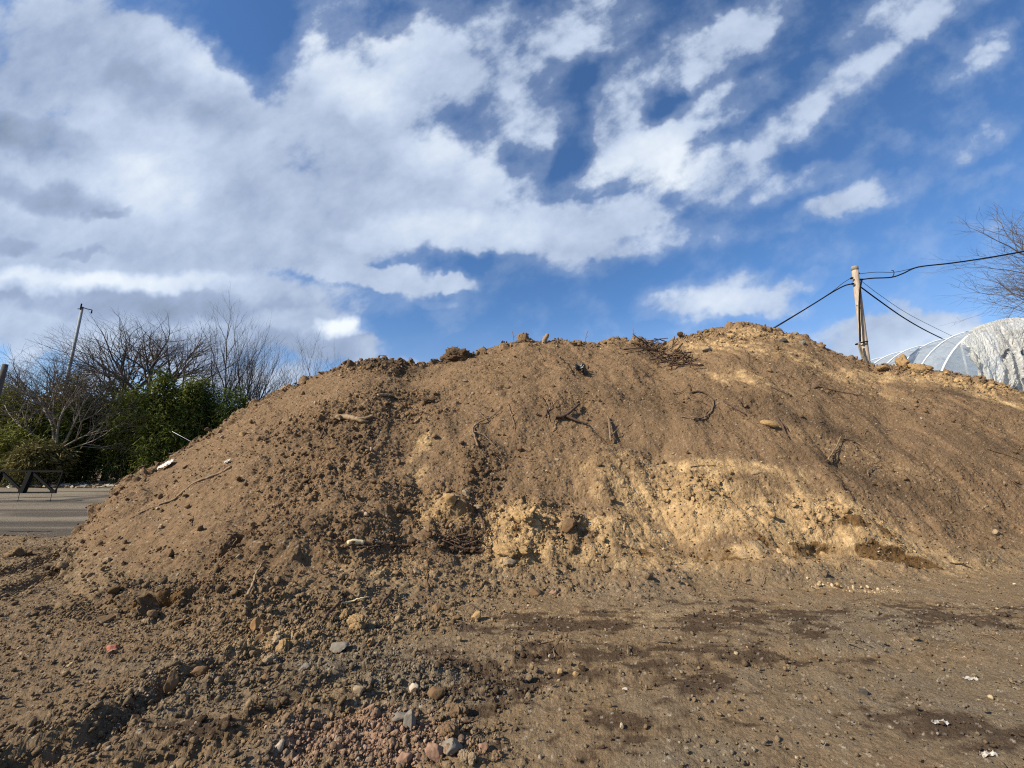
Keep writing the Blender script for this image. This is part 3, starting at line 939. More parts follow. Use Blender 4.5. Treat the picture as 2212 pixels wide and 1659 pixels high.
ROCKS = [
    # px, py, w, h, kind, label, cat, name, extra
    (1133, 1118, .36, .30, 'tan', 'large rounded lump of yellow clay bulging from the middle of the slope', 'clod', 'clay_lump', dict(sink=.4, rough=.22)),
    (1105, 1186, .58, .28, 'tan', 'broad damp yellow clay lump just below the rounded one on the slope', 'clod', 'clay_lump', dict(sink=.52, rough=.22)),
    (1224, 1143, .18, .24, 'brown', 'brown upright clod right of the yellow clay lump, shaded on its right side', 'clod', 'soil_clod', dict(sink=.3, tilt=20)),
    (974, 1088, .22, .26, 'tan', 'tilted tan slab casting a black shadow left of the yellow clay lump', 'stone', 'stone', dict(tilt=-30, depth=.1, sink=.2)),
    (1031, 1097, .16, .09, 'pale', 'pale cream flat stone above the hanging root', 'stone', 'stone', dict(tilt=15)),
    (1005, 1068, .14, .11, 'pale', 'pale stone above the tilted tan slab', 'stone', 'stone', dict(tilt=25)),
    (1061, 1194, .10, .07, 'white', 'small whitish stone at the left foot of the broad yellow clay lump', 'stone', 'stone', {}),
    (1101, 1217, .20, .10, 'pale', 'long pale stone lying under the broad yellow clay lump', 'stone', 'stone', {}),
    (897, 1238, .12, .12, 'pale', 'pale tan stone alone on the smooth soil below the pale-ended branch', 'stone', 'stone', {}),
    (892, 1176, .13, .15, 'dark', 'dark rounded stone at the right end of the pale-ended branch', 'stone', 'stone', {}),
    (348, 1140, .16, .08, 'pale', 'pale flake over a dark gap on the lower left slope', 'stone', 'stone', dict(tilt=-35, depth=.06)),
    (231, 1214, .16, .07, 'pale', 'pale tan flake low on the left edge of the mound', 'stone', 'stone', dict(tilt=-20, depth=.08)),
    (529, 941, .14, .14, 'tan', 'tan stone below the left skyline of the mound, above the long pale root', 'stone', 'stone', dict(tilt=-40, depth=.08)),
    (170, 1192, .08, .04, 'white', 'tiny white stone on the far left flank', 'stone', 'stone', dict(tilt=-20)),
    (340, 1100, .05, .05, 'white', 'small white chip beside the lower end of the long pale root', 'stone', 'stone', {}),
    (335, 1330, .15, .08, 'brown', 'brown flat stone at the foot of the left bank', 'stone', 'stone', dict(tilt=10)),
    (387, 1352, .10, .09, 'brown', 'rounded brown stone just right of the flat one at the left bank', 'stone', 'stone', {}),
    (225, 1342, .16, .09, 'brown', 'low brown clod on the ground at the left foot of the mound', 'clod', 'soil_clod', {}),
    (40, 1201, .42, .22, 'brown', 'big lone clod on the ground at the far left', 'clod', 'soil_clod', dict(rough=.25)),
    (241, 1404, .12, .06, 'brick', 'crumbled piece of red brick on the ground at left', 'brick piece', 'brick_fragment', {}),
    (241, 1411, .07, .05, 'pink', 'small pink crumb in front of the red brick piece', 'brick piece', 'brick_fragment', {}),
    (549, 1366, .09, .14, 'orange', 'upright oval ochre stone in the row of clods at the foot of the mound', 'stone', 'stone', dict(tilt=12, sink=.1)),
    (572, 1368, .09, .10, 'orange', 'ochre stone right beside the upright oval one', 'stone', 'stone', {}),
    (562, 1382, .09, .10, 'brown', 'brown clod wedged below the two ochre stones', 'clod', 'soil_clod', {}),
    (597, 1384, .08, .07, 'pale', 'bright pale stone on top of the tan clods near the rut', 'stone', 'stone', {}),
    (612, 1405, .13, .14, 'tan', 'large tan clod with a dark right side at the end of the rut', 'clod', 'soil_clod', dict(rough=.2)),
    (580, 1404, .11, .08, 'tan', 'tan clod left of the large tan one at the end of the rut', 'clod', 'soil_clod', dict(rough=.2)),
    (582, 1432, .12, .09, 'pale', 'pale tan clod in front of the other tan clods at the end of the rut', 'clod', 'soil_clod', dict(rough=.2)),
    (570, 1470, .10, .06, 'brown', 'brown flat clod between the rut and the grey patch', 'clod', 'soil_clod', {}),
    (661, 1391, .05, .04, 'white', 'tiny white pebble left of the large grey stone', 'pebble', 'stone', {}),
    (732, 1407, .17, .10, 'grey', 'large light grey stone at the foot of the mound', 'stone', 'stone', dict(sink=.15)),
    (657, 1445, .10, .06, 'grey', 'grey stone on the grey patch left of the large light grey one', 'stone', 'stone', {}),
    (799, 1396, .08, .08, 'orange', 'small orange brown stone right of the large light grey one', 'stone', 'stone', dict(sink=.1)),
    (1028, 1340, .12, .10, 'tan', 'round tan clod with a crisp shadow on the bare ground', 'clod', 'soil_clod', dict(sink=.1)),
    (944, 1322, .09, .12, 'brown', 'upright brown clod left of the round tan one', 'clod', 'soil_clod', dict(sink=.15)),
    (985, 1338, .10, .07, 'brown', 'low brown clod between the upright clod and the round tan clod', 'clod', 'soil_clod', {}),
    (1157, 1284, .19, .12, 'brown', 'angular brown stone at the foot of the slope right of centre', 'stone', 'stone', dict(sink=.2, tilt=15)),
    (1195, 1280, .10, .07, 'pink', 'pinkish stone just right of the angular brown stone', 'stone', 'stone', {}),
    (772, 1350, .22, .16, 'tan', 'largest clod in the band of clods below the slope', 'clod', 'soil_clod', dict(sink=.25, rough=.25)),
    (742, 1338, .14, .14, 'tan', 'clod leaning on the left of the largest clod below the slope', 'clod', 'soil_clod', dict(rough=.25)),
    (815, 1305, .18, .16, 'brown', 'rough brown clod among roots at the foot of the slope', 'clod', 'soil_clod', dict(rough=.25)),
    (750, 1375, .12, .08, 'brown', 'brown clod in front of the largest clod below the slope', 'clod', 'soil_clod', dict(rough=.2)),
    (366, 1492, .11, .17, 'brown', 'pointed clod standing upright beside the rut', 'clod', 'soil_clod', dict(sink=.2, tilt=8, rough=.17)),
    (425, 1460, .16, .09, 'brown', 'brown ridge clod behind the pointed one beside the rut', 'clod', 'soil_clod', {}),
    (290, 1560, .12, .07, 'brown', 'square brown clod on the near end of the rut', 'clod', 'soil_clod', {}),
    (881, 1576, .075, .14, 'grey', 'upright pointed grey slab beside the pink rubble', 'stone', 'stone', dict(sink=.28, tilt=8, depth=.06)),
    (868, 1553, .13, .05, 'grey', 'flat grey stone behind the upright pointed slab', 'stone', 'stone', {}),
    (938, 1640, .10, .17, 'pink', 'tall pinkish stone at the bottom edge of the photo', 'stone', 'stone', dict(sink=.45, tilt=-30)),
    (974, 1624, .13, .09, 'grey', 'dark grey stone right of the tall pinkish stone', 'stone', 'stone', {}),
    (892, 1494, .09, .07, 'white', 'whitish grey stone with a dark shadow above the upright slab', 'stone', 'stone', {}),
    (943, 1504, .13, .09, 'brown', 'brown stone right of the whitish grey stone', 'stone', 'stone', {}),
    (910, 1507, .07, .05, 'pink', 'pinkish pebble between the whitish stone and the brown stone', 'pebble', 'stone', {}),
    (775, 1497, .09, .08, 'pale', 'pale pointed stone on the grey ground left of the whitish grey stone', 'stone', 'stone', dict(tilt=20)),
    (1041, 1623, .07, .06, 'pink', 'small pink stone near the bottom edge, right of the dark grey stone', 'stone', 'stone', {}),
    (1008, 1640, .12, .10, 'pale', 'pale lumpy stone at the bottom edge between the dark grey and small pink stones', 'stone', 'stone', dict(rough=.2)),
    (1072, 1634, .09, .10, 'pink', 'dull pink clod at the bottom edge right of the small pink stone', 'clod', 'soil_clod', dict(sink=.5, rough=.2)),
    (985, 1545, .20, .10, 'brown', 'broad brown clod behind the dark grey stone', 'clod', 'soil_clod', dict(rough=.2)),
    (965, 1588, .15, .10, 'brown', 'brown clod with shaded side above the dark grey stone', 'clod', 'soil_clod', dict(rough=.2)),
    (727, 1620, .07, .06, 'pink', 'pink flake at the left end of the pink rubble', 'stone', 'stone', dict(tilt=-30)),
    (795, 1540, .10, .07, 'pink', 'pink stone at the top of the pink rubble', 'stone', 'stone', dict(tilt=-15)),
    (872, 1645, .09, .07, 'pink', 'pink stone at the bottom edge left of the tall pinkish one', 'stone', 'stone', {}),
    (1209, 1454, .05, .05, 'tan', 'left stone of a pair of small tan stones by the dark wet patch', 'stone', 'stone', {}),
    (1243, 1460, .06, .05, 'tan', 'right stone of a pair of small tan stones by the dark wet patch', 'stone', 'stone', {}),
    (1863, 1499, .07, .05, 'darkgrey', 'small black stone alone on the bare ground at right', 'stone', 'stone', {}),
    (1350, 1491, .05, .03, 'white', 'small white chip on the bare ground right of centre', 'stone', 'stone', {}),
    (1655, 919, .42, .16, 'tan', 'long tan slab lying on the dark soil of the right slope', 'slab', 'stone', dict(tilt=14, depth=.16, sink=.2)),
    (1525, 760, .36, .14, 'grey', 'grey flat stone below the highest top of the mound, right of the brush', 'stone', 'stone', dict(tilt=-12, sink=.2)),
    (1468, 722, .22, .18, 'dark', 'dark clod standing on the skyline right of the brush', 'clod', 'soil_clod', dict(sink=.2)),
    (1690, 738, .30, .18, 'darkgrey', 'dark grey stone near the skyline right of the highest top', 'stone', 'stone', {}),
    (1733, 743, .22, .22, 'grey', 'upright grey stone on the skyline right of the highest top', 'stone', 'stone', dict(tilt=-30)),
    (1711, 765, .26, .12, 'pale', 'pale tan stone below the upright grey stone near the skyline', 'stone', 'stone', dict(tilt=15)),
    (1478, 768, .22, .12, 'pale', 'pale stone at the right end of the brush tangle', 'stone', 'stone', {}),
    (1512, 790, .2, .14, 'pale', 'pale cream stone under the grey flat stone below the highest top', 'stone', 'stone', {}),
    (1941, 786, .40, .62, 'tan', 'pinnacle of crumbly tan clay standing on the right skyline', 'clod', 'clay_lump', dict(sink=.30, rough=.3)),
    (1902, 799, .42, .22, 'tan', 'tan clay lump on the skyline beside the wooden pole', 'clod', 'clay_lump', dict(sink=.5, rough=.25)),
    (1980, 802, .85, .42, 'tan', 'broad crumbly clay clod right of the tan pinnacle on the skyline', 'clod', 'clay_lump', dict(sink=.5, rough=.3)),
    (985, 778, 1.05, .62, 'dark', 'big clump of dark sod with a steep face on the skyline', 'sod', 'sod_clump', dict(sink=.30, rough=.3, planes=6)),
    (1240, 746, .3, .16, 'dark', 'dark clod on the skyline right of the wooden stub', 'clod', 'soil_clod', {}),
    (1128, 739, .42, .2, 'dark', 'dark clod on the skyline left of the wooden stub', 'clod', 'soil_clod', dict(rough=.25, sink=.5)),
    (1004, 824, .16, .10, 'grey', 'small grey stone below the dark sod clump', 'stone', 'stone', dict(tilt=15)),
    (1020, 851, .1, .09, 'pale', 'lone pale stone on the slope below the small grey one', 'stone', 'stone', {}),
    (1057, 850, .12, .09, 'pink', 'pinkish stone on the upper slope right of the lone pale stone', 'stone', 'stone', {}),
    (735, 812, .10, .08, 'pale', 'pale chip high on the left shoulder of the mound', 'stone', 'stone', {}),
    (920, 870, .45, .2, 'dark', 'long dark sod clod on the upper slope, right of the small tan root', 'sod', 'sod_clump', dict(sink=.35, rough=.3)),
    (728, 966, .25, .16, 'brown', 'brown clod below the driftwood log on the left slope', 'clod', 'soil_clod', {}),
    (1203, 994, .10, .06, 'pale', 'pale pebble at the upper left of the yellow soil', 'pebble', 'stone', {}),
    (1434, 1055, .16, .10, 'tan', 'tan stone on the yellow soil with a dark right end', 'stone', 'stone', {}),
    (1405, 1030, .14, .07, 'brown', 'thin brown clod above the tan stone on the yellow soil', 'clod', 'soil_clod', dict(tilt=-20)),
    (1445, 1050, .10, .05, 'pale', 'pale flake right beside the tan stone on the yellow soil', 'stone', 'stone', {}),
    (1885, 1046, .10, .05, 'dark', 'dark clod on the right slope above the yellow bank', 'clod', 'soil_clod', {}),
    (2150, 1152, .14, .10, 'pale', 'pale stone low on the far right slope', 'stone', 'stone', {}),
]
for (px, py, w, h, kind, label, cat, name, kw) in ROCKS:
    rock(px, py, w, h, kind, label, cat, name, **kw)

# ------------------------------------------------------------------ uncountable clods, gravel and rubble


ICO0 = ico(0)


def scatter(name, n, weight, sizes, seed, colfn, sharp=True, sink=.25, flat=.8, base_=None, pw=3.2):
    topo = ICO1 if base_ is None else base_
    nv = len(topo[0])
    rg = np.random.default_rng(seed)
    area = (Y2 * np.gradient(YY)[:, None]) * weight
    area = np.where((Y2 > 1.9) & (Y2 < 17), area, 0).ravel()
    cdf = np.cumsum(area); pick = np.searchsorted(cdf, rg.uniform(0, cdf[-1], n))
    p = flatP[pick] + rg.normal(scale=.01, size=(n, 3))
    nn = NRM.reshape(-1, 3)[pick]
    s = sizes[0] * (sizes[1] / sizes[0]) ** (rg.uniform(0, 1, n) ** pw)
    shapes = [rock_shape(topo, seed * 31 + i, 6 if sharp else 3, .3) for i in range(14)]
    k_ = rg.integers(0, 14, n)
    base = np.stack(shapes)[k_]
    q = rg.normal(size=(n, 4)); q /= np.linalg.norm(q, axis=1, keepdims=True)
    w_, x_, y_, z_ = q.T
    Rm = np.stack([1 - 2 * (y_ ** 2 + z_ ** 2), 2 * (x_ * y_ - z_ * w_), 2 * (x_ * z_ + y_ * w_), 2 * (x_ * y_ + z_ * w_), 1 - 2 * (x_ ** 2 + z_ ** 2), 2 * (y_ * z_ - x_ * w_), 2 * (x_ * z_ - y_ * w_), 2 * (y_ * z_ + x_ * w_), 1 - 2 * (x_ ** 2 + y_ ** 2)], -1).reshape(n, 3, 3)
    st = rg.uniform(.6, 1.25, (n, 1, 3))
    V = np.einsum('nij,nkj->nki', Rm, base * st) * (s / 2)[:, None, None]
    V += (p + nn * (s * .5 * (flat - sink))[:, None])[:, None, :]
    F = (topo[1][None] + (np.arange(n) * nv)[:, None, None]).reshape(-1, 3)
    C = colfn(rg, flatC[pick], n)
    C = np.repeat(C, nv, axis=0)
    o = link_mesh(name, V.reshape(-1, 3), F, SOIL, colors=np.clip(C, .01, .9), smooth=False, origin=(0, 5, 0))
    return tag(o, kind='stuff')


def c_soil(rg, c, n):
    return c * rg.uniform(.75, 1.3, (n, 1))


def c_gravel(rg, c, n):
    pal = np.array([[.24, .215, .18], [.18, .16, .13], [.29, .22, .15], [.40, .34, .26], [.13, .11, .09], [.22, .155, .095]])
    return .55 * c + .45 * pal[rg.integers(0, 6, n)] * rg.uniform(.8, 1.15, (n, 1))


def c_pink(rg, c, n):
    pal = np.array([[.33, .19, .13], [.28, .17, .11], [.24, .155, .10], [.38, .25, .175], [.20, .14, .10]])
    return pal[rg.integers(0, 5, n)] * rg.uniform(.75, 1.15, (n, 1))


def c_pale(rg, c, n):
    pal = np.array([[.5, .38, .22], [.44, .31, .17], [.56, .45, .30]])
    return .2 * c + .8 * pal[rg.integers(0, 3, n)]


scatter('soil_clods', 11000, (.06 + 1.3 * CLODDY + 1.0 * CRESTM + .8 * TOEM) * onm * (1 - .8 * SMOOTH), (.018, .12), 21, c_soil)
scatter('soil_crumbs', 120000, (.22 + .30 * TONGUE + 1.2 * CLODDY + .7 * TOEM + .8 * RUTM) * (1 - .55 * SMOOTH) * (1 - .45 * RIGHTG) / np.maximum(Y2, 1) ** .6, (.008, .040), 27, c_soil, base_=ICO0, pw=2.2)
scatter('ground_clods', 8000, ((.10 + .9 * CLODDY + 1.0 * RUTM) * (1 - onm)) * (1 - .9 * RIGHTG) * (Y2 < 9), (.010, .06), 22, c_soil)
scatter('gravel', 9000, (.12 + GREYZ + .3 * CLODDY) * (1 - .55 * RIGHTG) * (1 - onm) * (Y2 < 9) / np.maximum(Y2, 1) ** .8, (.005, .026), 23, c_gravel, sink=.4)
scatter('pink_rubble', 900, PINKZ, (.008, .040), 24, c_pink, sink=.6)
scatter('pale_grit', 1500, (.15 + TANZ) * (Y2 < 13.2), (.010, .045), 25, c_pale)
CLUST = zone([(1855, 1274, .45, .13, -3, 1)], .7)
scatter('pale_gravel', 90, CLUST, (.012, .05), 26, c_pale)


# ------------------------------------------------------------------ sticks and roots
def wiggle(pts, n=6, amp=.02, rg=random):
    out = []
    pts = [Vector(p) for p in pts]
    m = len(pts)
    for i in range(m - 1):
        p0, p1, p2, p3 = pts[max(i - 1, 0)], pts[i], pts[i + 1], pts[min(i + 2, m - 1)]
        for k_ in range(n):
            t = k_ / n
            q = .5 * ((2 * p1) + (p2 - p0) * t + (2 * p0 - 5 * p1 + 4 * p2 - p3) * t * t + (3 * p1 - p0 - 3 * p2 + p3) * t ** 3)
            out.append(q + Vector((rg.uniform(-amp, amp), rg.uniform(-amp, amp), rg.uniform(-amp, amp))))
    out.append(pts[-1])
    return out


def on_slope(pts, lift=.03):
    out = []
    for q in pts:
        p, r_, c = hit(q[0], q[1], PTS)
        l = q[2] if len(q) > 2 else lift
        out.append(Vector(p + NRM[r_, c] * l))
    return out


def smooth_depth(P3):
    return P3


def stick(name, main, r0, r1, m, label, cat='root', twigs=(), lift=.03, amp=.008, tip=None, sides=6):
    """main: survey points along the stick; twigs: (points, radius)"""
    mb = MB()
    lift *= .6
    r0, r1 = r0 * .8, r1 * .8
    P3 = wiggle(on_slope(main, lift), 5, amp)
    n = len(P3)
    mb.tube(P3, [r0 + (r1 - r0) * i / (n - 1) for i in range(n)], sides)
    for tp, tr in twigs:
        Q = wiggle(on_slope(tp, lift), 4, amp)
        mb.tube(Q, [tr * (1 - .7 * i / (len(Q) - 1)) for i in range(len(Q))], 5)
    if tip is None:
        o = mb.build(name, m, smooth=True)
        return tag(o, label, cat)
    root = empty(name, P3[n // 2], label, cat)
    mb.build('stem', m, root, smooth=True)
    tb = MB()
    Q = wiggle(on_slope(tip[0], lift), 4, .004)
    tb.tube(Q, [tip[1]] * len(Q), 7)
    tb.build('bare_end', tip[2], root, smooth=True)
    return root


stick('branch', [(780, 1176), (815, 1177), (860, 1181), (890, 1178), (908, 1172)], .034, .02, M_STICK_D, 'dirty branch with a pale peeled end lying low on the slope', 'branch',
      twigs=[([(770, 1186), (800, 1185), (835, 1180)], .016), ([(905, 1174), (930, 1190), (955, 1210)], .009)], tip=([(750, 1177), (765, 1173), (781, 1176)], .032, M_BARE))
stick('log', [(728, 909), (745, 904), (770, 908), (788, 907), (806, 901)], .085, .03, M_STICK_P, 'pale driftwood-like log with a pointed end on the left slope', 'log', twigs=[([(770, 908), (785, 913), (797, 912)], .05)], lift=.04)
stick('root', [(813, 856), (830, 856), (845, 858), (864, 865)], .05, .025, M_STICK_P, 'small tan root on the upper slope below the left top', 'root', lift=.03)
stick('branch', [(1197, 905), (1218, 902), (1238, 884), (1250, 877)], .05, .03, M_STICK_D, 'thick dark forked branch in the middle of the upper slope', 'branch', twigs=[([(1215, 901), (1240, 912), (1268, 921)], .045), ([(1199, 905), (1197, 920), (1194, 930)], .02), ([(1175, 905), (1195, 880), (1212, 862)], .014)], lift=.09)
stick('branch', [(1315, 958), (1313, 930), (1312, 912), (1310, 903)], .03, .018, M_STICK, 'upright twig with a side shoot right of the forked branch', 'branch', twigs=[([(1316, 945, .03), (1328, 936, .1), (1345, 925, .16)], .014), ([(1312, 918), (1324, 915)], .016)], lift=.10)
stick('branch', [(1030, 968), (1024, 945), (1022, 930), (1040, 915), (1060, 905), (1082, 888)], .026, .012, M_STICK, 'long crooked twig bent like a hook left of the forked branch', 'branch', twigs=[([(1024, 935), (1045, 945), (1060, 960), (1070, 972)], .012), ([(1022, 940), (1012, 950)], .01), ([(1050, 910), (1030, 892), (1018, 884)], .011)], lift=.07)
stick('root', [(345, 1092), (375, 1080), (400, 1062), (425, 1044), (455, 1033), (480, 1022), (503, 1009)], .018, .03, M_STICK_P, 'long thin pale root curving down the left slope', 'root', twigs=[([(300, 1110), (330, 1098), (350, 1090)], .012)], lift=.012, amp=.005)
stick('root', [(1495, 908), (1515, 905), (1535, 890), (1540, 872), (1542, 862)], .022, .014, M_STICK, 'curved root like a hook on the upper right slope', 'root', twigs=[([(1518, 908), (1525, 892), (1540, 880)], .012), ([(1470, 903), (1490, 906), (1505, 905)], .014)], lift=.06)
stick('root', [(1488, 850), (1510, 848), (1528, 856), (1540, 868)], .03, .015, M_STICK_D, 'dark tangled root above the hook-shaped one', 'root', twigs=[([(1488, 838), (1490, 850), (1500, 860)], .016), ([(1452, 852), (1470, 850), (1480, 842)], .012), ([(1500, 870), (1515, 872), (1530, 880)], .012)], lift=.06)
stick('root', [(1565, 872), (1580, 882), (1600, 893), (1607, 898)], .03, .012, M_STICK_D, 'dark split root pointing down the slope right of the hook-shaped root', 'root', twigs=[([(1575, 884), (1588, 890), (1601, 900)], .016)], lift=.05)
stick('stick', [(1780, 1000), (1795, 980), (1812, 969)], .018, .012, M_STICK_D, 'dark short stick on the right slope, lower one of a crossing pair', 'stick', lift=.06)
stick('stick', [(1782, 996), (1800, 970), (1810, 945)], .014, .008, M_STICK_P, 'thin pale stick leaning over the dark short one on the right slope', 'stick', lift=.1)
stick('root', [(1818, 949), (1845, 957), (1870, 972), (1900, 990)], .016, .009, M_STICK, 'long thin root running down right beside the crossing sticks', 'root', twigs=[([(1835, 955), (1845, 965), (1850, 975)], .009)], lift=.04)
stick('root', [(1755, 840), (1762, 837), (1790, 843), (1820, 850), (1862, 857)], .02, .012, M_STICK_D, 'dark thin root lying across the tan soil below the wooden pole', 'root', twigs=[([(1800, 845), (1815, 856), (1825, 862)], .012)], lift=.04)
stick('root', [(1660, 835), (1685, 848), (1710, 858)], .014, .008, M_STICK_D, 'fine dark root on the slope below the highest top', 'root', lift=.03)
stick('root', [(1675, 905), (1685, 920), (1692, 935), (1700, 950)], .03, .012, M_STICK_D, 'dark root hanging off the right end of the tan slab', 'root', twigs=[([(1680, 910), (1695, 925), (1700, 935)], .015)], lift=.06)
stick('root', [(1016, 1096), (1030, 1108), (1040, 1130), (1047, 1160), (1054, 1190), (1062, 1206)], .014, .009, M_STICK_D, 'dark root hanging straight down beside the yellow clay lump', 'root', twigs=[([(1035, 1115), (1028, 1130)], .006)], lift=.07)
stick('stick', [(537, 1296), (548, 1270), (556, 1245), (570, 1219)], .02, .012, M_STICK_P, 'straight pale stick standing against the lower left bank', 'stick', lift=.05)
stick('stick', [(724, 1262), (735, 1250), (743, 1240)], .012, .008, M_STICK_P, 'short pale twig below the pale-ended branch', 'stick', lift=.04)
stick('root', [(924, 1288), (923, 1265), (922, 1235), (920, 1212)], .012, .007, M_STICK_D, 'thin root hanging on the smooth soil below the brush nest', 'root', lift=.03)
stick('stick', [(735, 1308), (755, 1306), (778, 1298), (795, 1294)], .012, .008, M_BARE, 'pale peeled twig at the foot of the slope', 'stick', lift=.05)
stick('root', [(700, 1345), (715, 1325), (728, 1308), (735, 1306)], .022, .012, M_STICK_D, 'dark root sloping down left from the pale peeled twig', 'root', lift=.07)
stick('root', [(820, 1320), (832, 1300), (845, 1282), (858, 1285)], .022, .01, M_STICK_D, 'dark crooked root over the clods at the foot of the slope', 'root', twigs=[([(835, 1298), (820, 1285), (815, 1282)], .012), ([(840, 1310), (860, 1318)], .009)], lift=.06)
stick('stick', [(968, 1570), (995, 1567), (1022, 1562)], .016, .01, M_STICK_D, 'dark short stick among clods near the bottom of the photo', 'stick', lift=.02)
stick('stick', [(1015, 1600), (1035, 1588), (1050, 1578)], .006, .004, M_STICK, 'thin straw-coloured twig near the bottom of the photo', 'stick', lift=.02)
stick('root', [(2140, 975), (2170, 985), (2212, 1000)], .012, .007, M_STICK_D, 'thin dark root at the far right of the slope', 'root', lift=.03)
stick('root', [(1872, 1030), (1874, 1018), (1890, 1010), (1902, 1012)], .012, .008, M_STICK, 'bent thin root on the dark soil right of the crossing sticks', 'root', lift=.05)
stick('stick', [(2050, 1218), (2080, 1224), (2100, 1229)], .012, .008, M_STICK_D, 'dark stick on the ground right of the dark hollow', 'stick', lift=.02)
p, r_, c = hit(1174, 741, PTS)
p = Vector(p)
mb = MB()
mb.tube(wiggle([p + Vector((-.02, 0, -.15)), p + Vector((0, 0, .05)), p + Vector((.05, 0, .14)), p + Vector((.11, .02, .27))], 3, .008), [.07, .072, .07, .065, .07, .075, .07, .066, .06, .055], 8)
mb.tube([p + Vector((.04, 0, .13)), p + Vector((-.03, 0, .19))], [.035, .022], 6)
tag(mb.build('branch', M_STICK_P, smooth=True), 'short wooden stub sticking up from the skyline', 'branch')
stick('stick', [(1160, 760), (1168, 770), (1172, 778)], .02, .01, M_STICK, 'thin stick under the wooden stub', 'stick', lift=.03)
stick('root', [(1098, 876), (1105, 900), (1118, 960)], .012, .006, M_STICK, 'thin root trailing down left of the forked branch', 'root', lift=.04)
stick('root', [(1168, 858), (1178, 890), (1183, 915)], .014, .008, M_STICK_D, 'thin dark root hanging just left of the forked branch', 'root', lift=.05)
stick('stick', [(695, 950), (700, 935), (702, 925)], .03, .015, M_STICK_D, 'short dark split stick below the driftwood log', 'stick', lift=.05)
stick('root', [(770, 1100), (785, 1090), (805, 1070)], .009, .006, M_STICK, 'fine root on the middle of the left slope', 'root', lift=.02)
stick('root', [(510, 938), (535, 937), (553, 936)], .02, .01, M_STICK_P, 'pale straight root near the left skyline beside the tan stone', 'root', lift=.02)
stick('root', [(502, 1165), (512, 1175), (520, 1190)], .012, .006, M_STICK, 'fine root over the dark hollow in the left bank', 'root', twigs=[([(498, 1158), (510, 1162), (522, 1158)], .008), ([(505, 1178), (512, 1190)], .006)], lift=.16)
stick('stick', [(895, 915), (903, 908), (910, 902)], .035, .02, M_STICK_P, 'short grey wood chip above the ochre spot', 'stick', lift=.03)
stick('root', [(1490, 1010), (1520, 1007), (1545, 1008)], .010, .006, M_STICK_D, 'thin dark root along the top edge of the yellow soil', 'root', lift=.03)


def tangle(name, spots, n, rad, label, cat, length=(.25, .7), m=M_STICK_D, seed=3, lift=.14):
    rg = random.Random(seed)
    mb = MB()
    for i in range(n):
        sx, sy, wx, wy = spots[i % len(spots)]
        p, r_, c = hit(sx + rg.uniform(-wx, wx), sy + rg.uniform(-wy, wy), PTS)
        p = Vector(p) + Vector(NRM[r_, c]) * rg.uniform(-.02, lift)
        d = Vector((rg.gauss(0, 1), rg.gauss(0, .45), rg.gauss(-.15, .4))).normalized()
        L = rg.uniform(*length)
        k2 = Vector((rg.gauss(0, .3), rg.gauss(0, .2), rg.gauss(0, .35)))
        Q = wiggle([p - d * L / 2, p + k2 * .12 * L, p + d * L / 2 + k2 * .1], 4, .006, rg)
        r0 = rg.uniform(*rad)
        mb.tube(Q, [r0 * (1 - .6 * j / len(Q)) for j in range(len(Q))], 5)
    return tag(mb.build(name, m, smooth=True), label, cat)


tangle('brush_pile', [(1400, 752, 30, 10), (1430, 770, 35, 14), (1465, 785, 28, 10)], 95, (.008, .026), 'tangled heap of dark sticks on the skyline left of the highest top', 'brush', (.3, 1.0))
tangle('brush_nest', [(1005, 1180, 38, 18)], 60, (.004, .012), 'small nest of dark twigs left of the broad yellow clay lump', 'brush', (.15, .5), seed=5, lift=.08)

# fine root litter too small and too many to count
rg = random.Random(11)
mb = MB()
for i in range(420):
    px, py = rg.uniform(250, 2212), rg.uniform(740, 1420)
    p, r_, c = hit(px, py, PTS)
    if not (3 < p[1] < 13.3) or (MZ[r_, c] < .3 and rg.random() < .7):
        continue
    p = Vector(p) + Vector(NRM[r_, c]) * rg.uniform(.0, .03)
    a = rg.uniform(0, math.pi)
    n = Vector(NRM[r_, c]); tx = Vector((1, 0, 0)); tx = (tx - n * tx.dot(n)).normalized(); ty = n.cross(tx)
    d = tx * math.cos(a) + ty * math.sin(a) + n * rg.uniform(-.1, .35)
    L = rg.uniform(.06, .3)
    q = Vector((rg.gauss(0, .15), rg.gauss(0, .1), rg.gauss(0, .1))) * L
    mb.tube([p - d * L / 2, p + q, p + d * L / 2], [rg.uniform(.003, .009), rg.uniform(.003, .008), .002], 4)
tag(mb.build('root_litter', M_STICK, smooth=True, origin=(0, 6, 0)), kind='stuff')
# stalks on the skyline
for px, py, hh, lean, lab in [(987, 762, .30, 0, 'thin dry stalk standing on the dark sod clump'), (1110, 738, .34, -.05, 'thin dry stalk on the skyline left of the wooden stub'), (1262, 742, .4, .12, 'thin dry stalk on the skyline right of the wooden stub'), (1365, 735, .4, 0, 'thin dry stalk on the skyline left of the brush heap')]:
    p, r_, c = hit(px, py, PTS)
    p = Vector(p)
    mb = MB()
    mb.tube(wiggle([p - Vector((0, 0, .1)), p + Vector((lean * .4, 0, hh * .5)), p + Vector((lean, 0, hh))], 4, .006), .010, 5)
    mb.tube(wiggle([p + Vector((lean * .4, 0, hh * .4)), p + Vector((lean * .4 + .08, .02, hh * .62))], 3, .004), .005, 4)
    tag(mb.build('dry_stalk', M_STICK, smooth=True), lab, 'stalk')


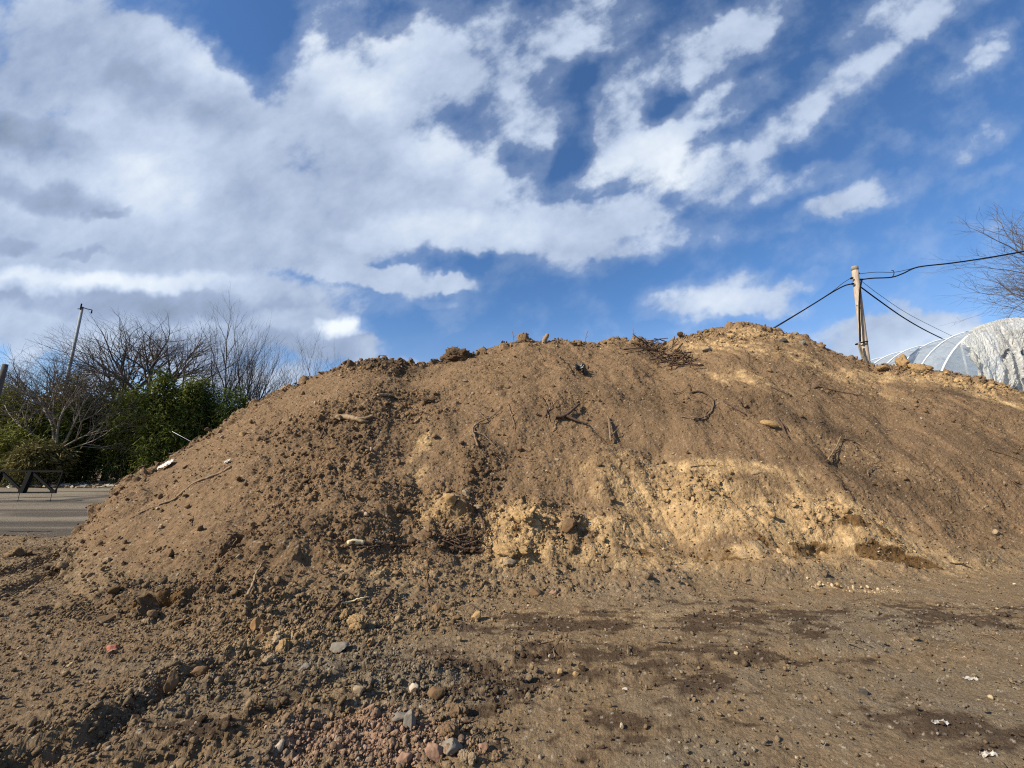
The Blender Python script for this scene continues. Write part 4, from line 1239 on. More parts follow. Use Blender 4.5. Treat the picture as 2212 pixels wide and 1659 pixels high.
# ------------------------------------------------------------------ litter: plastic
def sheet(name, px, py, w, h, m, label, cat, seed, lift=.02, crumple=.35, n=14, thick=.003):
    rg_ = np.random.default_rng(seed)
    p, r_, c = hit(px, py, PTS)
    nn = Vector(NRM[r_, c]); tx = Vector((1, 0, 0)); tx = (tx - nn * tx.dot(nn)).normalized(); ty = nn.cross(tx)
    gu, gv = np.meshgrid(np.linspace(-.5, .5, n), np.linspace(-.5, .5, n))
    z = crumple * min(w, h) * fbm(gu + seed, gv * 1.0, .35, 3, seed) + crumple * .5 * min(w, h) * np.abs(fbm(gu + seed, gv, .2, 2, seed + 3))
    eu = gu * (1 + .35 * fbm(gv + seed, gv * 0, .3, 2, seed + 5)); ev = gv * (1 + .35 * fbm(gu + seed, gu * 0, .3, 2, seed + 7))
    top = np.array(p) + eu[..., None] * w * np.array(tx) + ev[..., None] * h * np.array(ty) + (z + lift)[..., None] * np.array(nn)
    bot = top - thick * np.array(nn)
    V = np.concatenate([top.reshape(-1, 3), bot.reshape(-1, 3)])
    i2 = np.arange(n * n).reshape(n, n)
    q = np.stack([i2[:-1, :-1], i2[:-1, 1:], i2[1:, 1:], i2[1:, :-1]], -1).reshape(-1, 4)
    F = [tuple(a) for a in q] + [tuple(a[::-1] + n * n) for a in q]
    rim = list(i2[0, :]) + list(i2[1:, -1]) + list(i2[-1, -2::-1]) + list(i2[-2:0, 0])
    for a, b in zip(rim, rim[1:] + rim[:1]):
        F.append((int(b), int(a), int(a) + n * n, int(b) + n * n))
    return tag(link_mesh(name, V, F, m), label, cat)


sheet('plastic_scrap', 362, 1008, .30, .20, M_WHITE, 'crumpled white bag on the left edge of the mound against the hedge', 'plastic bag', 3, .06, .3)
sheet('plastic_scrap', 497, 1000, .08, .10, M_WHITE, 'white scrap on the left slope at the top of the long pale root', 'plastic scrap', 4, .03, .5)
sheet('plastic_scrap', 2030, 1566, .085, .022, M_WHITE, 'shred of white plastic on the ground at right, left of the wet patch', 'plastic scrap', 5, .012, 1.1)
sheet('plastic_scrap', 2136, 1636, .08, .022, M_WHITE, 'white plastic shred at the bottom right corner', 'plastic scrap', 7, .012, 1.1)
sheet('plastic_scrap', 2095, 1470, .10, .022, M_WHITE, 'faint white plastic strip at right, farther back', 'plastic scrap', 8, .012, 1.1)
pot = sheet('plastic_pot', 1250, 804, .34, .26, M_BPLAST, 'crumpled black plastic pot on the upper slope right of the wooden stub', 'plastic pot', 12, .08, .9)

# ------------------------------------------------------------------ trees


def grow(mb_trunk, mb_crown, p, d, r, L, level, maxl, rg, P):
    seg = 6 if level < 2 else (4 if level < 3 else 3)
    pts, rads = [p.copy()], [r]
    q = p.copy(); dd = d.copy()
    kids = []
    r_end = r * P['taper']
    for i in range(seg):
        j = P['jit'] * (1 + .35 * level)
        dd = (dd + Vector((rg.gauss(0, j), rg.gauss(0, j), rg.gauss(0, j * .6) + P['up'] * .12))).normalized()
        q = q + dd * (L / seg)
        pts.append(q.copy()); rads.append(r + (r_end - r) * (i + 1) / seg)
        if level < maxl and (i >= 2 if level == 0 else (i % 2 == 1)):
            kids.append((q.copy(), dd.copy(), rads[-1], i / seg))
    sides = 7 if level == 0 else (5 if level == 1 else (4 if level == 2 else 3))
    (mb_trunk if level <= 1 else mb_crown).tube(pts, rads, sides, cap=level < 2)
    if level >= maxl:
        return
    for (kp, kd, kr, t) in kids:
        nb = P['nb'][level] if rg.random() < P['pb'][level] else P['nb'][level] - 1
        for _ in range(max(nb, 0)):
            ang = rg.uniform(*P['ang'])
            ax = kd.orthogonal().normalized()
            ax.rotate(Matrix.Rotation(rg.uniform(0, 2 * math.pi), 3, kd))
            nd = kd.copy(); nd.rotate(Matrix.Rotation(R(ang), 3, ax))
            nd = (nd + Vector((0, 0, P['up'] * .35))).normalized()
            grow(mb_trunk, mb_crown, kp, nd, max(kr * (rg.uniform(.55, .80) if level < 2 else rg.uniform(.45, .65)), P['rmin']), L * rg.uniform(*P['ratio']) * (1.15 - .35 * t), level + 1, maxl, rg, P)
    grow(mb_trunk, mb_crown, q, dd, max(r_end * .85, P['rmin']), L * .62, level + 1, maxl, rg, P)


VASE = dict(taper=.55, jit=.085, up=.10, nb=[2, 2, 2, 2, 2], pb=[.45, .40, .5, .5, .5], ang=(22, 56), ratio=(.58, .84), rmin=.0055)
FAN = dict(taper=.5, jit=.06, up=.35, nb=[2, 2, 2, 2], pb=[.4, .35, .3, .3], ang=(14, 36), ratio=(.55, .8), rmin=.007)
NARROW = dict(taper=.5, jit=.07, up=.6, nb=[2, 2, 2, 2], pb=[.6, .6, .6, .6], ang=(18, 40), ratio=(.46, .66), rmin=.0055)
SPREAD = dict(taper=.6, jit=.08, up=.10, nb=[2, 2, 2, 2, 2], pb=[.45, .4, .5, .5, .5], ang=(18, 48), ratio=(.55, .80), rmin=.0055)


def bare_tree(base, stems, maxl, P, seed, label, group=None, mt=M_BARK, mc=M_TWIG, name='bare_tree', fork=0.0):
    """stems: (direction, length, radius) starting at the base"""
    rg_ = random.Random(seed)
    root = empty(name, base, label, 'tree', group)
    a, b = MB(), MB()
    top_ = Vector(base) + Vector((.02 * fork, 0, fork))
    if fork:
        r0 = 1.25 * max(q[2] for q in stems)
        a.tube(wiggle([base, Vector(base) + Vector((.06, 0, fork * .5)), top_], 4, .02, rg_), [r0 * 1.25] + [r0] * 8, 9)
    for (d, L, r) in stems:
        grow(a, b, top_, Vector(d).normalized(), r, L, 0, maxl, rg_, P)
    a.build('trunk', mt, root, smooth=True)
    b.build('crown', mc, root, smooth=True)
    return root


def gp(px, Y):                                     # a foot on the ground under a survey column, Y metres away
    d = ray(px, 1030)
    return Vector((d[0] / d[1] * Y, Y, 0))


GT = 'bare trees behind the hedge'
bare_tree(gp(106, 26.0), [((-.8, 0, .8), 3.0, .07), ((-.4, .1, 1), 3.4, .09), ((0, 0, 1), 3.2, .09), ((.45, 0, 1), 3.2, .08), ((.9, -.1, .7), 3.0, .06), ((1.1, 0, .45), 2.8, .05), ((-1.0, .1, .5), 2.6, .05)], 4, VASE, 3,
          'bare multi-stemmed tree fanning out of the hedge at the far left', GT, M_BARK_PALE, fork=2.0)
bare_tree(gp(226, 33), [((-.55, 0, 1), 3.5, .15), ((-.1, .1, 1), 3.9, .17), ((.3, 0, 1), 3.6, .14), ((-.9, 0, .6), 3.0, .11)], 4, VASE, 8, 'dark bare tree right behind the tall concrete pole', GT, fork=5.2)
bare_tree(gp(282, 31), [((-.4, 0, 1), 3.6, .15), ((.05, .1, 1), 3.7, .18), ((.5, 0, .95), 3.9, .17), ((.95, 0, .6), 3.9, .14), ((.25, .3, 1), 3.5, .13), ((1.1, .1, .35), 3.0, .09)], 4, VASE, 15, 'largest bare tree, its limbs spreading right over the hedge', GT, fork=5.4)
bare_tree(gp(435, 34), [((.10, 0, 1), 7.6, .15)], 4, NARROW, 21, 'slender bare tree with a narrow upright crown right of the largest one', GT)
bare_tree(gp(470, 35), [((.12, 0, 1), 6.2, .10), ((-.1, 0, 1), 5.6, .08)], 4, NARROW, 24, 'thin bare tree crowded against the slender upright one', GT)
bare_tree(gp(520, 34), [((.05, 0, 1), 6.6, .12), ((.28, 0, 1), 5.6, .09)], 4, NARROW, 29, 'twiggy brown bare tree in the middle of the thicket beside the mound', GT)
bare_tree(gp(560, 35), [((.15, 0, 1), 5.6, .1), ((.4, 0, 1), 5.0, .08)], 4, NARROW, 33, 'low bare tree leaning right, nearest to the left slope of the mound', GT)
bare_tree(gp(668, 40), [((.0, 0, 1), 6.6, .1), ((-.22, 0, 1), 6.2, .07), ((.2, 0, 1), 6.2, .07)], 4, NARROW, 41, 'small bare tree alone showing above the left shoulder of the mound', GT)
bare_tree(gp(40, 33), [((-.5, 0, 1), 3.0, .12), ((.0, 0, 1), 3.1, .13), ((.5, 0, 1), 2.9, .11)], 4, VASE, 47, 'bare tree rising behind the hedge left of the tall concrete pole', GT, fork=4.2)
bare_tree(gp(-50, 34), [((.3, 0, 1), 2.6, .12), ((-.2, 0, 1), 2.6, .12)], 4, VASE, 49, 'bare tree cut by the left edge of the photo', GT, fork=4.0)
tr = at(2590, 700, 20)
bare_tree(Vector((tr.x, tr.y, 0)), [((-.10, 0, 1), 5.6, .20), ((-.50, 0, .9), 5.8, .17), ((-.85, 0, .7), 5.0, .13), ((-1.05, -.1, .42), 4.2, .10), ((-.32, .2, 1), 6.2, .17), ((-.62, .1, 1), 5.6, .13)], 5, SPREAD, 55, 'bare tree at the right edge behind the plastic greenhouse', None, fork=5.0)


def leafmass(rg_, n, cen, rad, size, cols, droop=.5, clump=26):
    """long leaves in clumps spread through an ellipsoid; returns verts, quads, colours"""
    nc_ = max(4, n // clump)
    u = rg_.normal(size=(nc_, 3)); u /= np.linalg.norm(u, axis=1, keepdims=True)
    rr = rg_.uniform(.25, 1.0, nc_) ** .45 * rg_.uniform(.8, 1.12, nc_)
    cc = cen + u * rr[:, None] * rad
    tone = rg_.uniform(0, 1, nc_)
    k_ = rg_.integers(0, nc_, n)
    p = cc[k_] + rg_.normal(scale=1, size=(n, 3)) * np.array([.26, .26, .16])
    d = u[k_] * .6 + rg_.normal(size=(n, 3)) * .6 + np.array([0, 0, -droop])
    d /= np.linalg.norm(d, axis=1, keepdims=True)
    w = np.cross(d, rg_.normal(size=(n, 3))); w /= np.linalg.norm(w, axis=1, keepdims=True)
    L = rg_.uniform(.7, 1.3, (n, 1)) * size[0]; W = rg_.uniform(.7, 1.3, (n, 1)) * size[1]
    V = np.stack([p - w * W * .15, p + d * L * .45 - w * W * .5, p + d * L, p + d * L * .45 + w * W * .5], 1)
    F = np.arange(n * 4).reshape(n, 4)
    c0, c1 = np.array(cols[0]), np.array(cols[1])
    t = np.clip(tone[k_] + rg_.normal(scale=.2, size=n), 0, 1)[:, None]
    C = (c0 * (1 - t) + c1 * t) * rg_.uniform(.75, 1.25, (n, 1))
    return V.reshape(-1, 3), F, np.repeat(C, 4, axis=0)


GREENS = {'bamboo': ((.040, .062, .014), (.17, .18, .038)), 'yellow': ((.10, .12, .025), (.26, .24, .06)), 'dark': ((.024, .042, .012), (.115, .135, .032)), 'brown': ((.08, .075, .025), (.17, .14, .055))}


def shrub(px, Y, w, h, kind, n, seed, label, z0=.4, group='evergreen shrubs of the hedge', lobes=5, name='evergreen_shrub'):
    rg_ = np.random.default_rng(seed)
    b = gp(px, Y)
    root = empty(name, b, label, 'shrub', group)
    VV, FF, CC, off = [], [], [], 0
    for i in range(lobes):
        cz = z0 + (h - z0) * (.2 + .62 * i / max(lobes - 1, 1))
        rad = np.array([w / 2 * rg_.uniform(.55, .9), w / 2 * .8, (h - z0) * rg_.uniform(.22, .32)])
        if i == lobes - 1:
            rad[:2] *= .55
        cen = np.array([b.x + rg_.uniform(-.3, .3) * w, b.y + rg_.uniform(-.2, .2) * w, cz])
        V, F, C = leafmass(rg_, int(n * 1.35) // lobes, cen, rad, (.30, .075), GREENS[kind])
        VV.append(V); FF.append(F + off); CC.append(C); off += len(V)
    V = np.concatenate(VV); V[:, 2] = np.maximum(V[:, 2], .12)
    link_mesh('foliage', V, np.concatenate(FF), M_LEAF, root, colors=np.concatenate(CC), smooth=False)
    mb_ = MB(); rr = random.Random(seed)
    for i in range(6):
        x0, y0 = b.x + rr.uniform(-.42, .42) * w, b.y + rr.uniform(-.3, .1) * w
        mb_.tube(wiggle([(x0, y0, 0), (x0 + rr.uniform(-.3, .3), y0 + .1, h * .4), (x0 + rr.uniform(-.9, .9), y0 + rr.uniform(.0, .5), h * .80)], 3, .05, rr), [.022 - .002 * k2 for k2 in range(7)], 5)
    mb_.build('stems', M_STICK, root, smooth=True)
    return root


SHRUBS = [
    (96, 25.6, 3.6, 2.3, 'brown', 5000, 'low brownish green clump at the foot of the fanning bare tree'),
    (24, 25.8, 3.6, 3.0, 'yellow', 5000, 'low yellow green clump right behind the black steel truss gate'),
    (-70, 27.5, 4.6, 5.6, 'yellow', 6500, 'yellowish bamboo clump cut by the left edge of the photo'),
    (20, 27.0, 4.4, 5.4, 'yellow', 8500, 'tall yellow green bamboo clump above the black steel truss gate'),
    (95, 28.5, 4.0, 6.6, 'brown', 6500, 'brownish bamboo clump behind the fanning bare tree'),
    (160, 27.6, 3.4, 5.0, 'dark', 8500, 'dark green clump just right of the truss gate end'),
    (190, 30.0, 4.2, 6.8, 'brown', 7000, 'tall brownish green clump under the concrete pole'),
    (245, 28.0, 3.4, 5.6, 'bamboo', 9000, 'mid green bamboo clump right of the dark clump by the gate'),
    (312, 27.8, 3.4, 6.5, 'bamboo', 9500, 'bright topped green clump below the largest bare tree'),
    (372, 28.4, 3.6, 6.4, 'bamboo', 9500, 'green clump with drooping leaves in the right half of the hedge'),
    (432, 28.6, 3.4, 6.2, 'dark', 9000, 'dark clump in the hedge under the slender bare tree'),
    (492, 29.5, 3.6, 5.8, 'dark', 8000, 'very dark clump in the hedge nearest the left slope'),
    (552, 30.5, 3.4, 4.8, 'dark', 6000, 'low dark clump mostly hidden behind the left slope'),
    (280, 31.0, 4.0, 6.2, 'dark', 6000, 'dark clump in the back row of the hedge under the largest bare tree'),
    (120, 31.0, 5.0, 6.0, 'dark', 6000, 'dark clump in the back row of the hedge left of the concrete pole'),
    (30, 31.0, 5.0, 5.6, 'dark', 6000, 'dark clump in the back row of the hedge at the far left'),
    (420, 31.5, 4.0, 6.0, 'dark', 6000, 'dark clump in the back row of the hedge, right part'),
]
for i, (px, Y, w, h, kind, n, lab) in enumerate(SHRUBS):
    shrub(px, Y, w, h * 1.1, kind, n, 300 + i, lab)


def conifer(px, Y, h, w, seed, label):
    rg_ = np.random.default_rng(seed)
    b = gp(px, Y)
    root = empty('conifer_tree', b, label, 'tree', 'conifers behind the hedge')
    VV, FF, CC, off = [], [], [], 0
    for i in range(16):
        f = i / 15
        for k_ in range(6):
            a = rg_.uniform(0, 6.28)
            rr = w / 2 * (1 - f) * rg_.uniform(.5, 1) + .12
            cen = np.array([b.x + math.cos(a) * rr * .6, b.y + math.sin(a) * rr * .6, 1 + (h - 1.2) * f + rg_.uniform(-.1, .1)])
            V, F, C = leafmass(rg_, 46, cen, np.array([rr * .55 + .08, rr * .55 + .08, .16]), (.17, .035), GREENS['dark'], .3, 12)
            V[:, :2] = (V[:, :2] - cen[:2]) * min(1, .45 + rr) + cen[:2]
            VV.append(V); FF.append(F + off); CC.append(C); off += len(V)
    link_mesh('crown', np.concatenate(VV), np.concatenate(FF), M_LEAF, root, colors=np.concatenate(CC), smooth=False)
    mb_ = MB(); mb_.tube([b, b + Vector((.05, 0, h * .5)), b + Vector((0, 0, h))], [.14, .09, .015], 7)
    mb_.build('trunk', M_BARK, root, smooth=True)


conifer(342, 33, 7.0, 2.0, 401, 'small conifer peeking over the hedge, left one of three')
conifer(378, 33, 8.2, 2.2, 402, 'pointed conifer peeking over the hedge, tallest one of three')
conifer(410, 34, 7.8, 2.2, 403, 'conifer peeking over the hedge, right one of three')

# dry leaves along the foot of the hedge
rg_ = np.random.default_rng(77)
n = 3800
x = rg_.uniform(-40, -9, n); y = 26.0 + rg_.normal(0, .55, n) - np.abs(rg_.normal(0, .5, n))
p = np.stack([x, y, rg_.uniform(.02, .12, n)], 1)
d = rg_.normal(size=(n, 3)) * np.array([1, 1, .35]); d /= np.linalg.norm(d, axis=1, keepdims=True)
w = np.cross(d, rg_.normal(size=(n, 3)) * .3 + np.array([0, 0, 1])); w /= np.linalg.norm(w, axis=1, keepdims=True)
s = rg_.uniform(.05, .16, (n, 1))
V = np.stack([p - d * s, p - w * s * .6, p + d * s, p + w * s * .6], 1).reshape(-1, 3)
pal = np.array([[.30, .22, .12], [.42, .35, .24], [.2, .14, .08], [.55, .5, .42]])
tag(link_mesh('leaf_litter', V, np.arange(n * 4).reshape(n, 4), M_LITTER, colors=np.repeat(pal[rg_.integers(0, 4, n)], 4, 0), smooth=False, origin=(-20, 26, 0)), kind='stuff')

# ------------------------------------------------------------------ left: concrete pole, wooden post, truss gate
Y = 29.2
tp = at(178, 663, Y)
pl = empty('utility_pole', (tp.x, Y, 0), 'tall grey concrete pole with a small arm at its top above the bare trees', 'pole')
mb = MB(); mb.tube([(tp.x + .10, Y, 0), (tp.x, Y, tp.z)], [.135, .085], 14); mb.build('shaft', M_CONCRETE, pl, smooth=True)
mb = MB(); a0 = Vector((tp.x, Y - .1, tp.z - .15))
mb.bar(a0 + Vector((-.2, 0, -.05)), a0 + Vector((.16, 0, -.05)), .06, .05)
mb.tube([a0 + Vector((0, 0, -.1)), a0 + Vector((0, 0, .38))], .045, 6)
mb.tube([a0 + Vector((0, 0, .12)), a0 + Vector((.5, 0, -.05)), a0 + Vector((.92, 0, -.14)), a0 + Vector((.92, 0, -.42))], [.04, .035, .035, .05], 6)
mb.build('arm', M_STEEL, pl)
Y = 17.0
a, b = at(12, 787, Y), at(-6, 850, Y)
mb = MB(); dd = (a - b) / (a.z - b.z)
mb.tube([b - dd * b.z, b, a], [.12, .11, .09], 10)
tag(mb.build('wooden_post', M_BARK, smooth=True), 'dark leaning wooden post at the left edge of the photo', 'post')

Y = 16.0
g0, g1 = at(0, 1018, Y), at(126, 1022, Y)
zt, zb = at(60, 1018, Y).z, at(60, 1064, Y).z
x1 = at(119, 1064, Y).x; xm = at(58, 1040, Y).x; step = x1 - xm
gate = empty('truss_gate', (xm, Y, 0), 'black steel truss boom of a gate across the road at far left', 'gate')
xl = xm - step * 4
mb = MB(); mb.bar((xl, Y, zt), (x1 + .16, Y, zt), .06, .06); mb.build('top_rail', M_STEEL, gate)
mb = MB(); mb.bar((xl, Y, zb), (x1 + .04, Y, zb), .05, .06); mb.build('bottom_rail', M_STEEL, gate)
for k2 in range(5):
    xx = xm - step * k2
    mb = MB(); mb.bar((xx - .08, Y + .005, zb), (xx + .10, Y + .005, zt), .14, .16)
    mb.box((xx - .1, Y, zb + .06), (.26, .06, .1)); mb.box((xx + .1, Y, zt - .06), (.2, .06, .1)); mb.build('upright', M_STEEL, gate)
    mb = MB(); mb.bar((xx + .14, Y - .003, zt - .03), (xx + step - .08, Y - .003, zb + .05), .06, .085); mb.build('brace', M_STEEL, gate)
    mb = MB(); mb.tube([(xx - .18, Y, 0), (xx - .18, Y, zb - .03)], .008, 5); mb.build('leg', M_STEEL, gate)
mb = MB(); mb.bar((x1, Y, zb), (x1 + .14, Y, zt), .035, .04); mb.box((x1 - .08, Y, zb + .06), (.22, .06, .1)); mb.build('end_post', M_STEEL, gate)
mb = MB(); mb.tube([(x1 - .12, Y, 0), (x1 - .12, Y, zb - .03)], .008, 5); mb.build('leg', M_STEEL, gate)
mb = MB(); mb.tube([at(372, 932, 26), at(400, 947, 26), at(432, 964, 26), at(470, 985, 26)], .012, 5)
tag(mb.build('cable', M_GALV, smooth=True), 'pale thin wire slanting down in front of the hedge', 'wire')

# ------------------------------------------------------------------ right: wooden pole and cables
Y = 15.6
top, bot = at(1846, 577, Y), at(1873, 800, Y)
dd = (top - bot) / (top.z - bot.z)
foot = bot - dd * bot.z
pole = empty('wooden_pole', foot, 'pale wooden utility pole standing behind the right part of the mound', 'pole')
mb = MB()
n = 22
axis = [foot.lerp(top, i / (n - 1)) for i in range(n)]
mb.tube(axis, [.175 - .06 * i / (n - 1) + random.uniform(-.004, .004) for i in range(n)], 14)
mb.build('shaft', M_WOODPOLE, pole, smooth=True)
mb = MB(); mb.tube([top - dd * .16, top + dd * .02], [.122, .126], 14); mb.build('cap', M_BARK_PALE, pole, smooth=True)
for (px, py) in [(1851, 660), (1857, 663)]:
    q = at(px, py, Y - .14); mb = MB(); v = rock_shape(ICO1, px, 3, .1); mb.add(v * np.array([.03, .02, .04]) + np.array(q), [tuple(f) for f in ICO1[1]]); mb.build('knot', M_STICK_D, pole)
mb = MB()
mb.tube(wiggle([at(1861, 606, Y - .17), at(1858, 622, Y - .19), at(1856, 660, Y - .19), at(1857, 700, Y - .19), at(1858, 738, Y - .2)], 4, .004), .032, 7)
mb.build('riser_cable', M_BLACK, pole, smooth=True)
ring = []
ctr = at(1861, 741, Y)
for i in range(13):
    a = 2 * math.pi * i / 12
    ring.append((ctr.x + .19 * math.cos(a), ctr.y + .19 * math.sin(a), ctr.z + .03 * math.cos(a)))
mb = MB(); mb.tube(ring, .028, 6); mb.build('band', M_BLACK, pole, smooth=True)
mb = MB()
for i in range(7):
    o_ = random.uniform(-3, 3)
    mb.tube(wiggle([at(1856 + o_ * .5, 741, Y - .21), at(1860 + o_, 758, Y - .2), at(1868 + o_, 778, Y - .2), at(1876 + o_ * .6, 800, Y - .2), at(1880, 815, Y - .2)], 4, .008), [.022] * 16 + [.012], 5)
mb.tube(wiggle([at(1868, 776, Y - .2), at(1880, 783, Y - .2), at(1896, 787, Y - .2)], 4, .006), .007, 4)
mb.build('frayed_rope', M_ROPE, pole, smooth=True)
for (px, py, w) in [(1853, 591, .1), (1860, 604, .14), (1840, 601, .08), (1842, 613, .08)]:
    q = at(px, py, Y - .05); mb = MB(); mb.box(q, (w, .08, .06)); mb.tube([q - Vector((w / 2, 0, 0)), q + Vector((w / 2, 0, 0))], .02, 6); mb.build('cable_clamp', M_STEEL, pole)


def cable(pts, r, m, label, n=6):
    mb_ = MB()
    P3 = wiggle([at(*q) for q in pts], n, 0)
    mb_.tube(P3, r, 6)
    return tag(mb_.build('cable', m, smooth=True), label, 'cable')


cable([(1860, 604, Y), (1885, 601, 15.4), (1925, 599, 15.2), (1950, 591, 15), (1983, 577, 14.7), (2050, 569, 14.2), (2120, 559, 13.8), (2212, 543, 13.2), (2330, 520, 12.5)], .026, M_BLACK, 'thick black cable running from the pole out of the photo at right')
cable([(1853, 592, Y), (1890, 588, 15.4), (1930, 588, 15.2), (1958, 583, 15), (1985, 575.5, 14.7)], .012, M_CABLE_THIN, 'thin wire just above the thick black cable right of the pole')
cable([(1927, 599, 15.2), (1931, 592, 15.2), (1930, 585, 15.2), (1926, 584, 15.2)], .014, M_STEEL, 'small hanger joining the thin wire to the thick black cable', 4)
cable([(1842, 613, Y), (1825, 617, 15.9), (1800, 630, 16.4), (1760, 655, 17), (1700, 692, 18), (1655, 719, 19), (1600, 750, 20)], .027, M_BLACK, 'lower black cable sagging from the pole to the left behind the mound')
cable([(1839, 600, Y), (1820, 612, 15.95), (1800, 628, 16.4), (1760, 654, 17.1), (1697, 692, 18), (1650, 719, 19), (1598, 748, 20)], .012, M_CABLE_THIN, 'upper thin wire from the pole to the left, joining the lower black cable')
cable([(1858, 619, Y), (1900, 650, 16.5), (1950, 685, 17.6), (2000, 714, 18.8), (2060, 743, 20), (2110, 766, 21)], .026, M_BLACK, 'black cable slanting down from the pole to the greenhouse roof')
cable([(1862, 608, Y), (1900, 637, 16.6), (1960, 677, 18), (2030, 713, 19.6), (2075, 734, 20.6), (2130, 756, 22)], .009, M_CABLE_THIN, 'faint thin wire above the cable that slants down to the greenhouse')


# ------------------------------------------------------------------ plastic greenhouse
def film_mat(name, rgb, alpha, rough, bump=0.0):
    m = bpy.data.materials.new(name)
    m.use_nodes = True
    nt = m.node_tree
    b_ = nt.nodes['Principled BSDF']
    b_.inputs['Base Color'].default_value = (*rgb, 1)
    b_.inputs['Roughness'].default_value = rough
    b_.inputs['Specular IOR Level'].default_value = .5
    tl = nt.nodes.new('ShaderNodeBsdfTranslucent'); tl.inputs['Color'].default_value = (*[min(1, c * 1.1) for c in rgb], 1)
    mx0 = nt.nodes.new('ShaderNodeMixShader'); mx0.inputs[0].default_value = .5
    nt.links.new(b_.outputs[0], mx0.inputs[1]); nt.links.new(tl.outputs[0], mx0.inputs[2])
    tp_ = nt.nodes.new('ShaderNodeBsdfTransparent'); tp_.inputs['Color'].default_value = (.93, .95, .97, 1)
    mx = nt.nodes.new('ShaderNodeMixShader')
    tcn = nt.nodes.new('ShaderNodeTexCoord')
    nz = nt.nodes.new('ShaderNodeTexNoise'); nz.inputs['Scale'].default_value = 3.5; nz.inputs['Detail'].default_value = 6
    nt.links.new(tcn.outputs['Object'], nz.inputs['Vector'])
    mr = nt.nodes.new('ShaderNodeMapRange'); mr.inputs[1].default_value = .3; mr.inputs[2].default_value = .7; mr.inputs[3].default_value = alpha - .2; mr.inputs[4].default_value = min(1, alpha + .2)
    nt.links.new(nz.outputs['Fac'], mr.inputs[0]); nt.links.new(mr.outputs[0], mx.inputs[0])
    nt.links.new(tp_.outputs[0], mx.inputs[1]); nt.links.new(mx0.outputs[0], mx.inputs[2])
    nt.links.new(mx.outputs[0], nt.nodes['Material Output'].inputs['Surface'])
    if bump:
        bp = nt.nodes.new('ShaderNodeBump'); bp.inputs['Strength'].default_value = bump; bp.inputs['Distance'].default_value = .1
        nt.links.new(nz.outputs['Fac'], bp.inputs['Height']); nt.links.new(bp.outputs[0], b_.inputs['Normal'])
    return m


M_FILM = film_mat('greenhouse_film', (.50, .55, .58), .60, .4)
M_TORN = film_mat('torn_film', (.66, .65, .60), .74, .45, .25)
M_HOOP = mat('white_hoop', (.58, .61, .63), .4, .5, 10, .08)
GY0 = 15.0
ap = at(2185, 694, GY0)
HW, SPR = 3.8, 2.0                                  # half width, springing height
APEX = ap.z
AXD = Vector((.06, 1.0, 0)).normalized()            # direction of the tunnel, away from the viewer
SID = Vector((AXD.y, -AXD.x, 0))
gh = empty('greenhouse', (ap.x, GY0, 0), 'plastic film greenhouse tunnel with white hoops behind the right end of the mound', 'greenhouse')


def arch(s, a, out=0.0):
    """point on the tunnel: s metres along, a = 0 (left foot) .. pi (right foot)"""
    c_ = Vector((ap.x, GY0, 0)) + AXD * s
    return c_ - SID * (HW + out) * math.cos(a) + Vector((0, 0, SPR + (APEX - SPR + out) * math.sin(a)))


def strip(fn, nu, nv):
    V = [tuple(fn(i / (nu - 1), j / (nv - 1))) for i in range(nu) for j in range(nv)]
    F = [(i * nv + j, i * nv + j + 1, (i + 1) * nv + j + 1, (i + 1) * nv + j) for i in range(nu - 1) for j in range(nv - 1)]
    return V, F


LEN = 26.0
V, F = strip(lambda u, v: arch(u * LEN, v * math.pi, -.03 - .04 * abs(math.sin(u * LEN / 1.1 * math.pi)) ** .5 + .012 * math.sin(v * 60 + u * 90)), 240, 60)
link_mesh('film_roof', V, F, M_FILM, gh)
for side in (0, math.pi):
    V, F = strip(lambda u, v: Vector((arch(u * LEN, side).x, arch(u * LEN, side).y, SPR * v)), 30, 4)
    link_mesh('side_wall', V, F, M_FILM, gh)
for i in range(24):
    s_ = i * 1.1
    mb = MB(); mb.tube([arch(s_, math.pi * k2 / 40) for k2 in range(41)], .024 if i else .035, 6)
    f0, f1 = arch(s_, 0), arch(s_, math.pi)
    mb.tube([(f0.x, f0.y, 0), f0], .03, 6); mb.tube([(f1.x, f1.y, 0), f1], .03, 6)
    mb.build('hoop', M_HOOP, gh, smooth=True)
for a_ in (.62, math.pi / 2, math.pi - .62):
    mb = MB(); mb.tube([arch(0, a_), arch(LEN, a_)], .022, 6); mb.build('purlin', M_HOOP, gh, smooth=True)
# end wall frame and film
pa = arch(0, .62)
mb = MB()
mb.tube([pa, arch(0, .62) + Vector((1.6, 0, -.75))], .03, 6)
for f_ in (-.55, 0, .55):
    c_ = Vector((ap.x, GY0, 0)) + SID * HW * f_
    zt_ = SPR + (APEX - SPR) * math.sqrt(1 - f_ * f_)
    mb.tube([(c_.x, c_.y, 0), (c_.x, c_.y, zt_)], .035, 6)
mb.build('end_frame', M_HOOP, gh, smooth=True)


def endfilm(u, v):
    a_ = .10 + u * 1.1
    p_ = arch(-.04, a_, -.02)
    return Vector((p_.x, p_.y, max(.3, p_.z * (1 - v) + v * .3)))


V, F = strip(endfilm, 26, 16)
link_mesh('end_film', V, F, M_FILM, gh)

# torn film draped over the near end: hangs down in crinkled folds
def crinkle(u, v, seed, f=1.0):
    w = .5 * fbm(u * 3, v * 3, 1.0, 2, seed + 20)
    a = .8 * np.abs(fbm((u + .10 * w) * 17 * f, v * 2.2 * f + w, 1.0, 3, seed, .6)) + .45 * np.abs(fbm(u * 30 * f + v * 9, v * 16 * f - u * 5, 1.0, 3, seed + 9, .55))
    return .35 - a


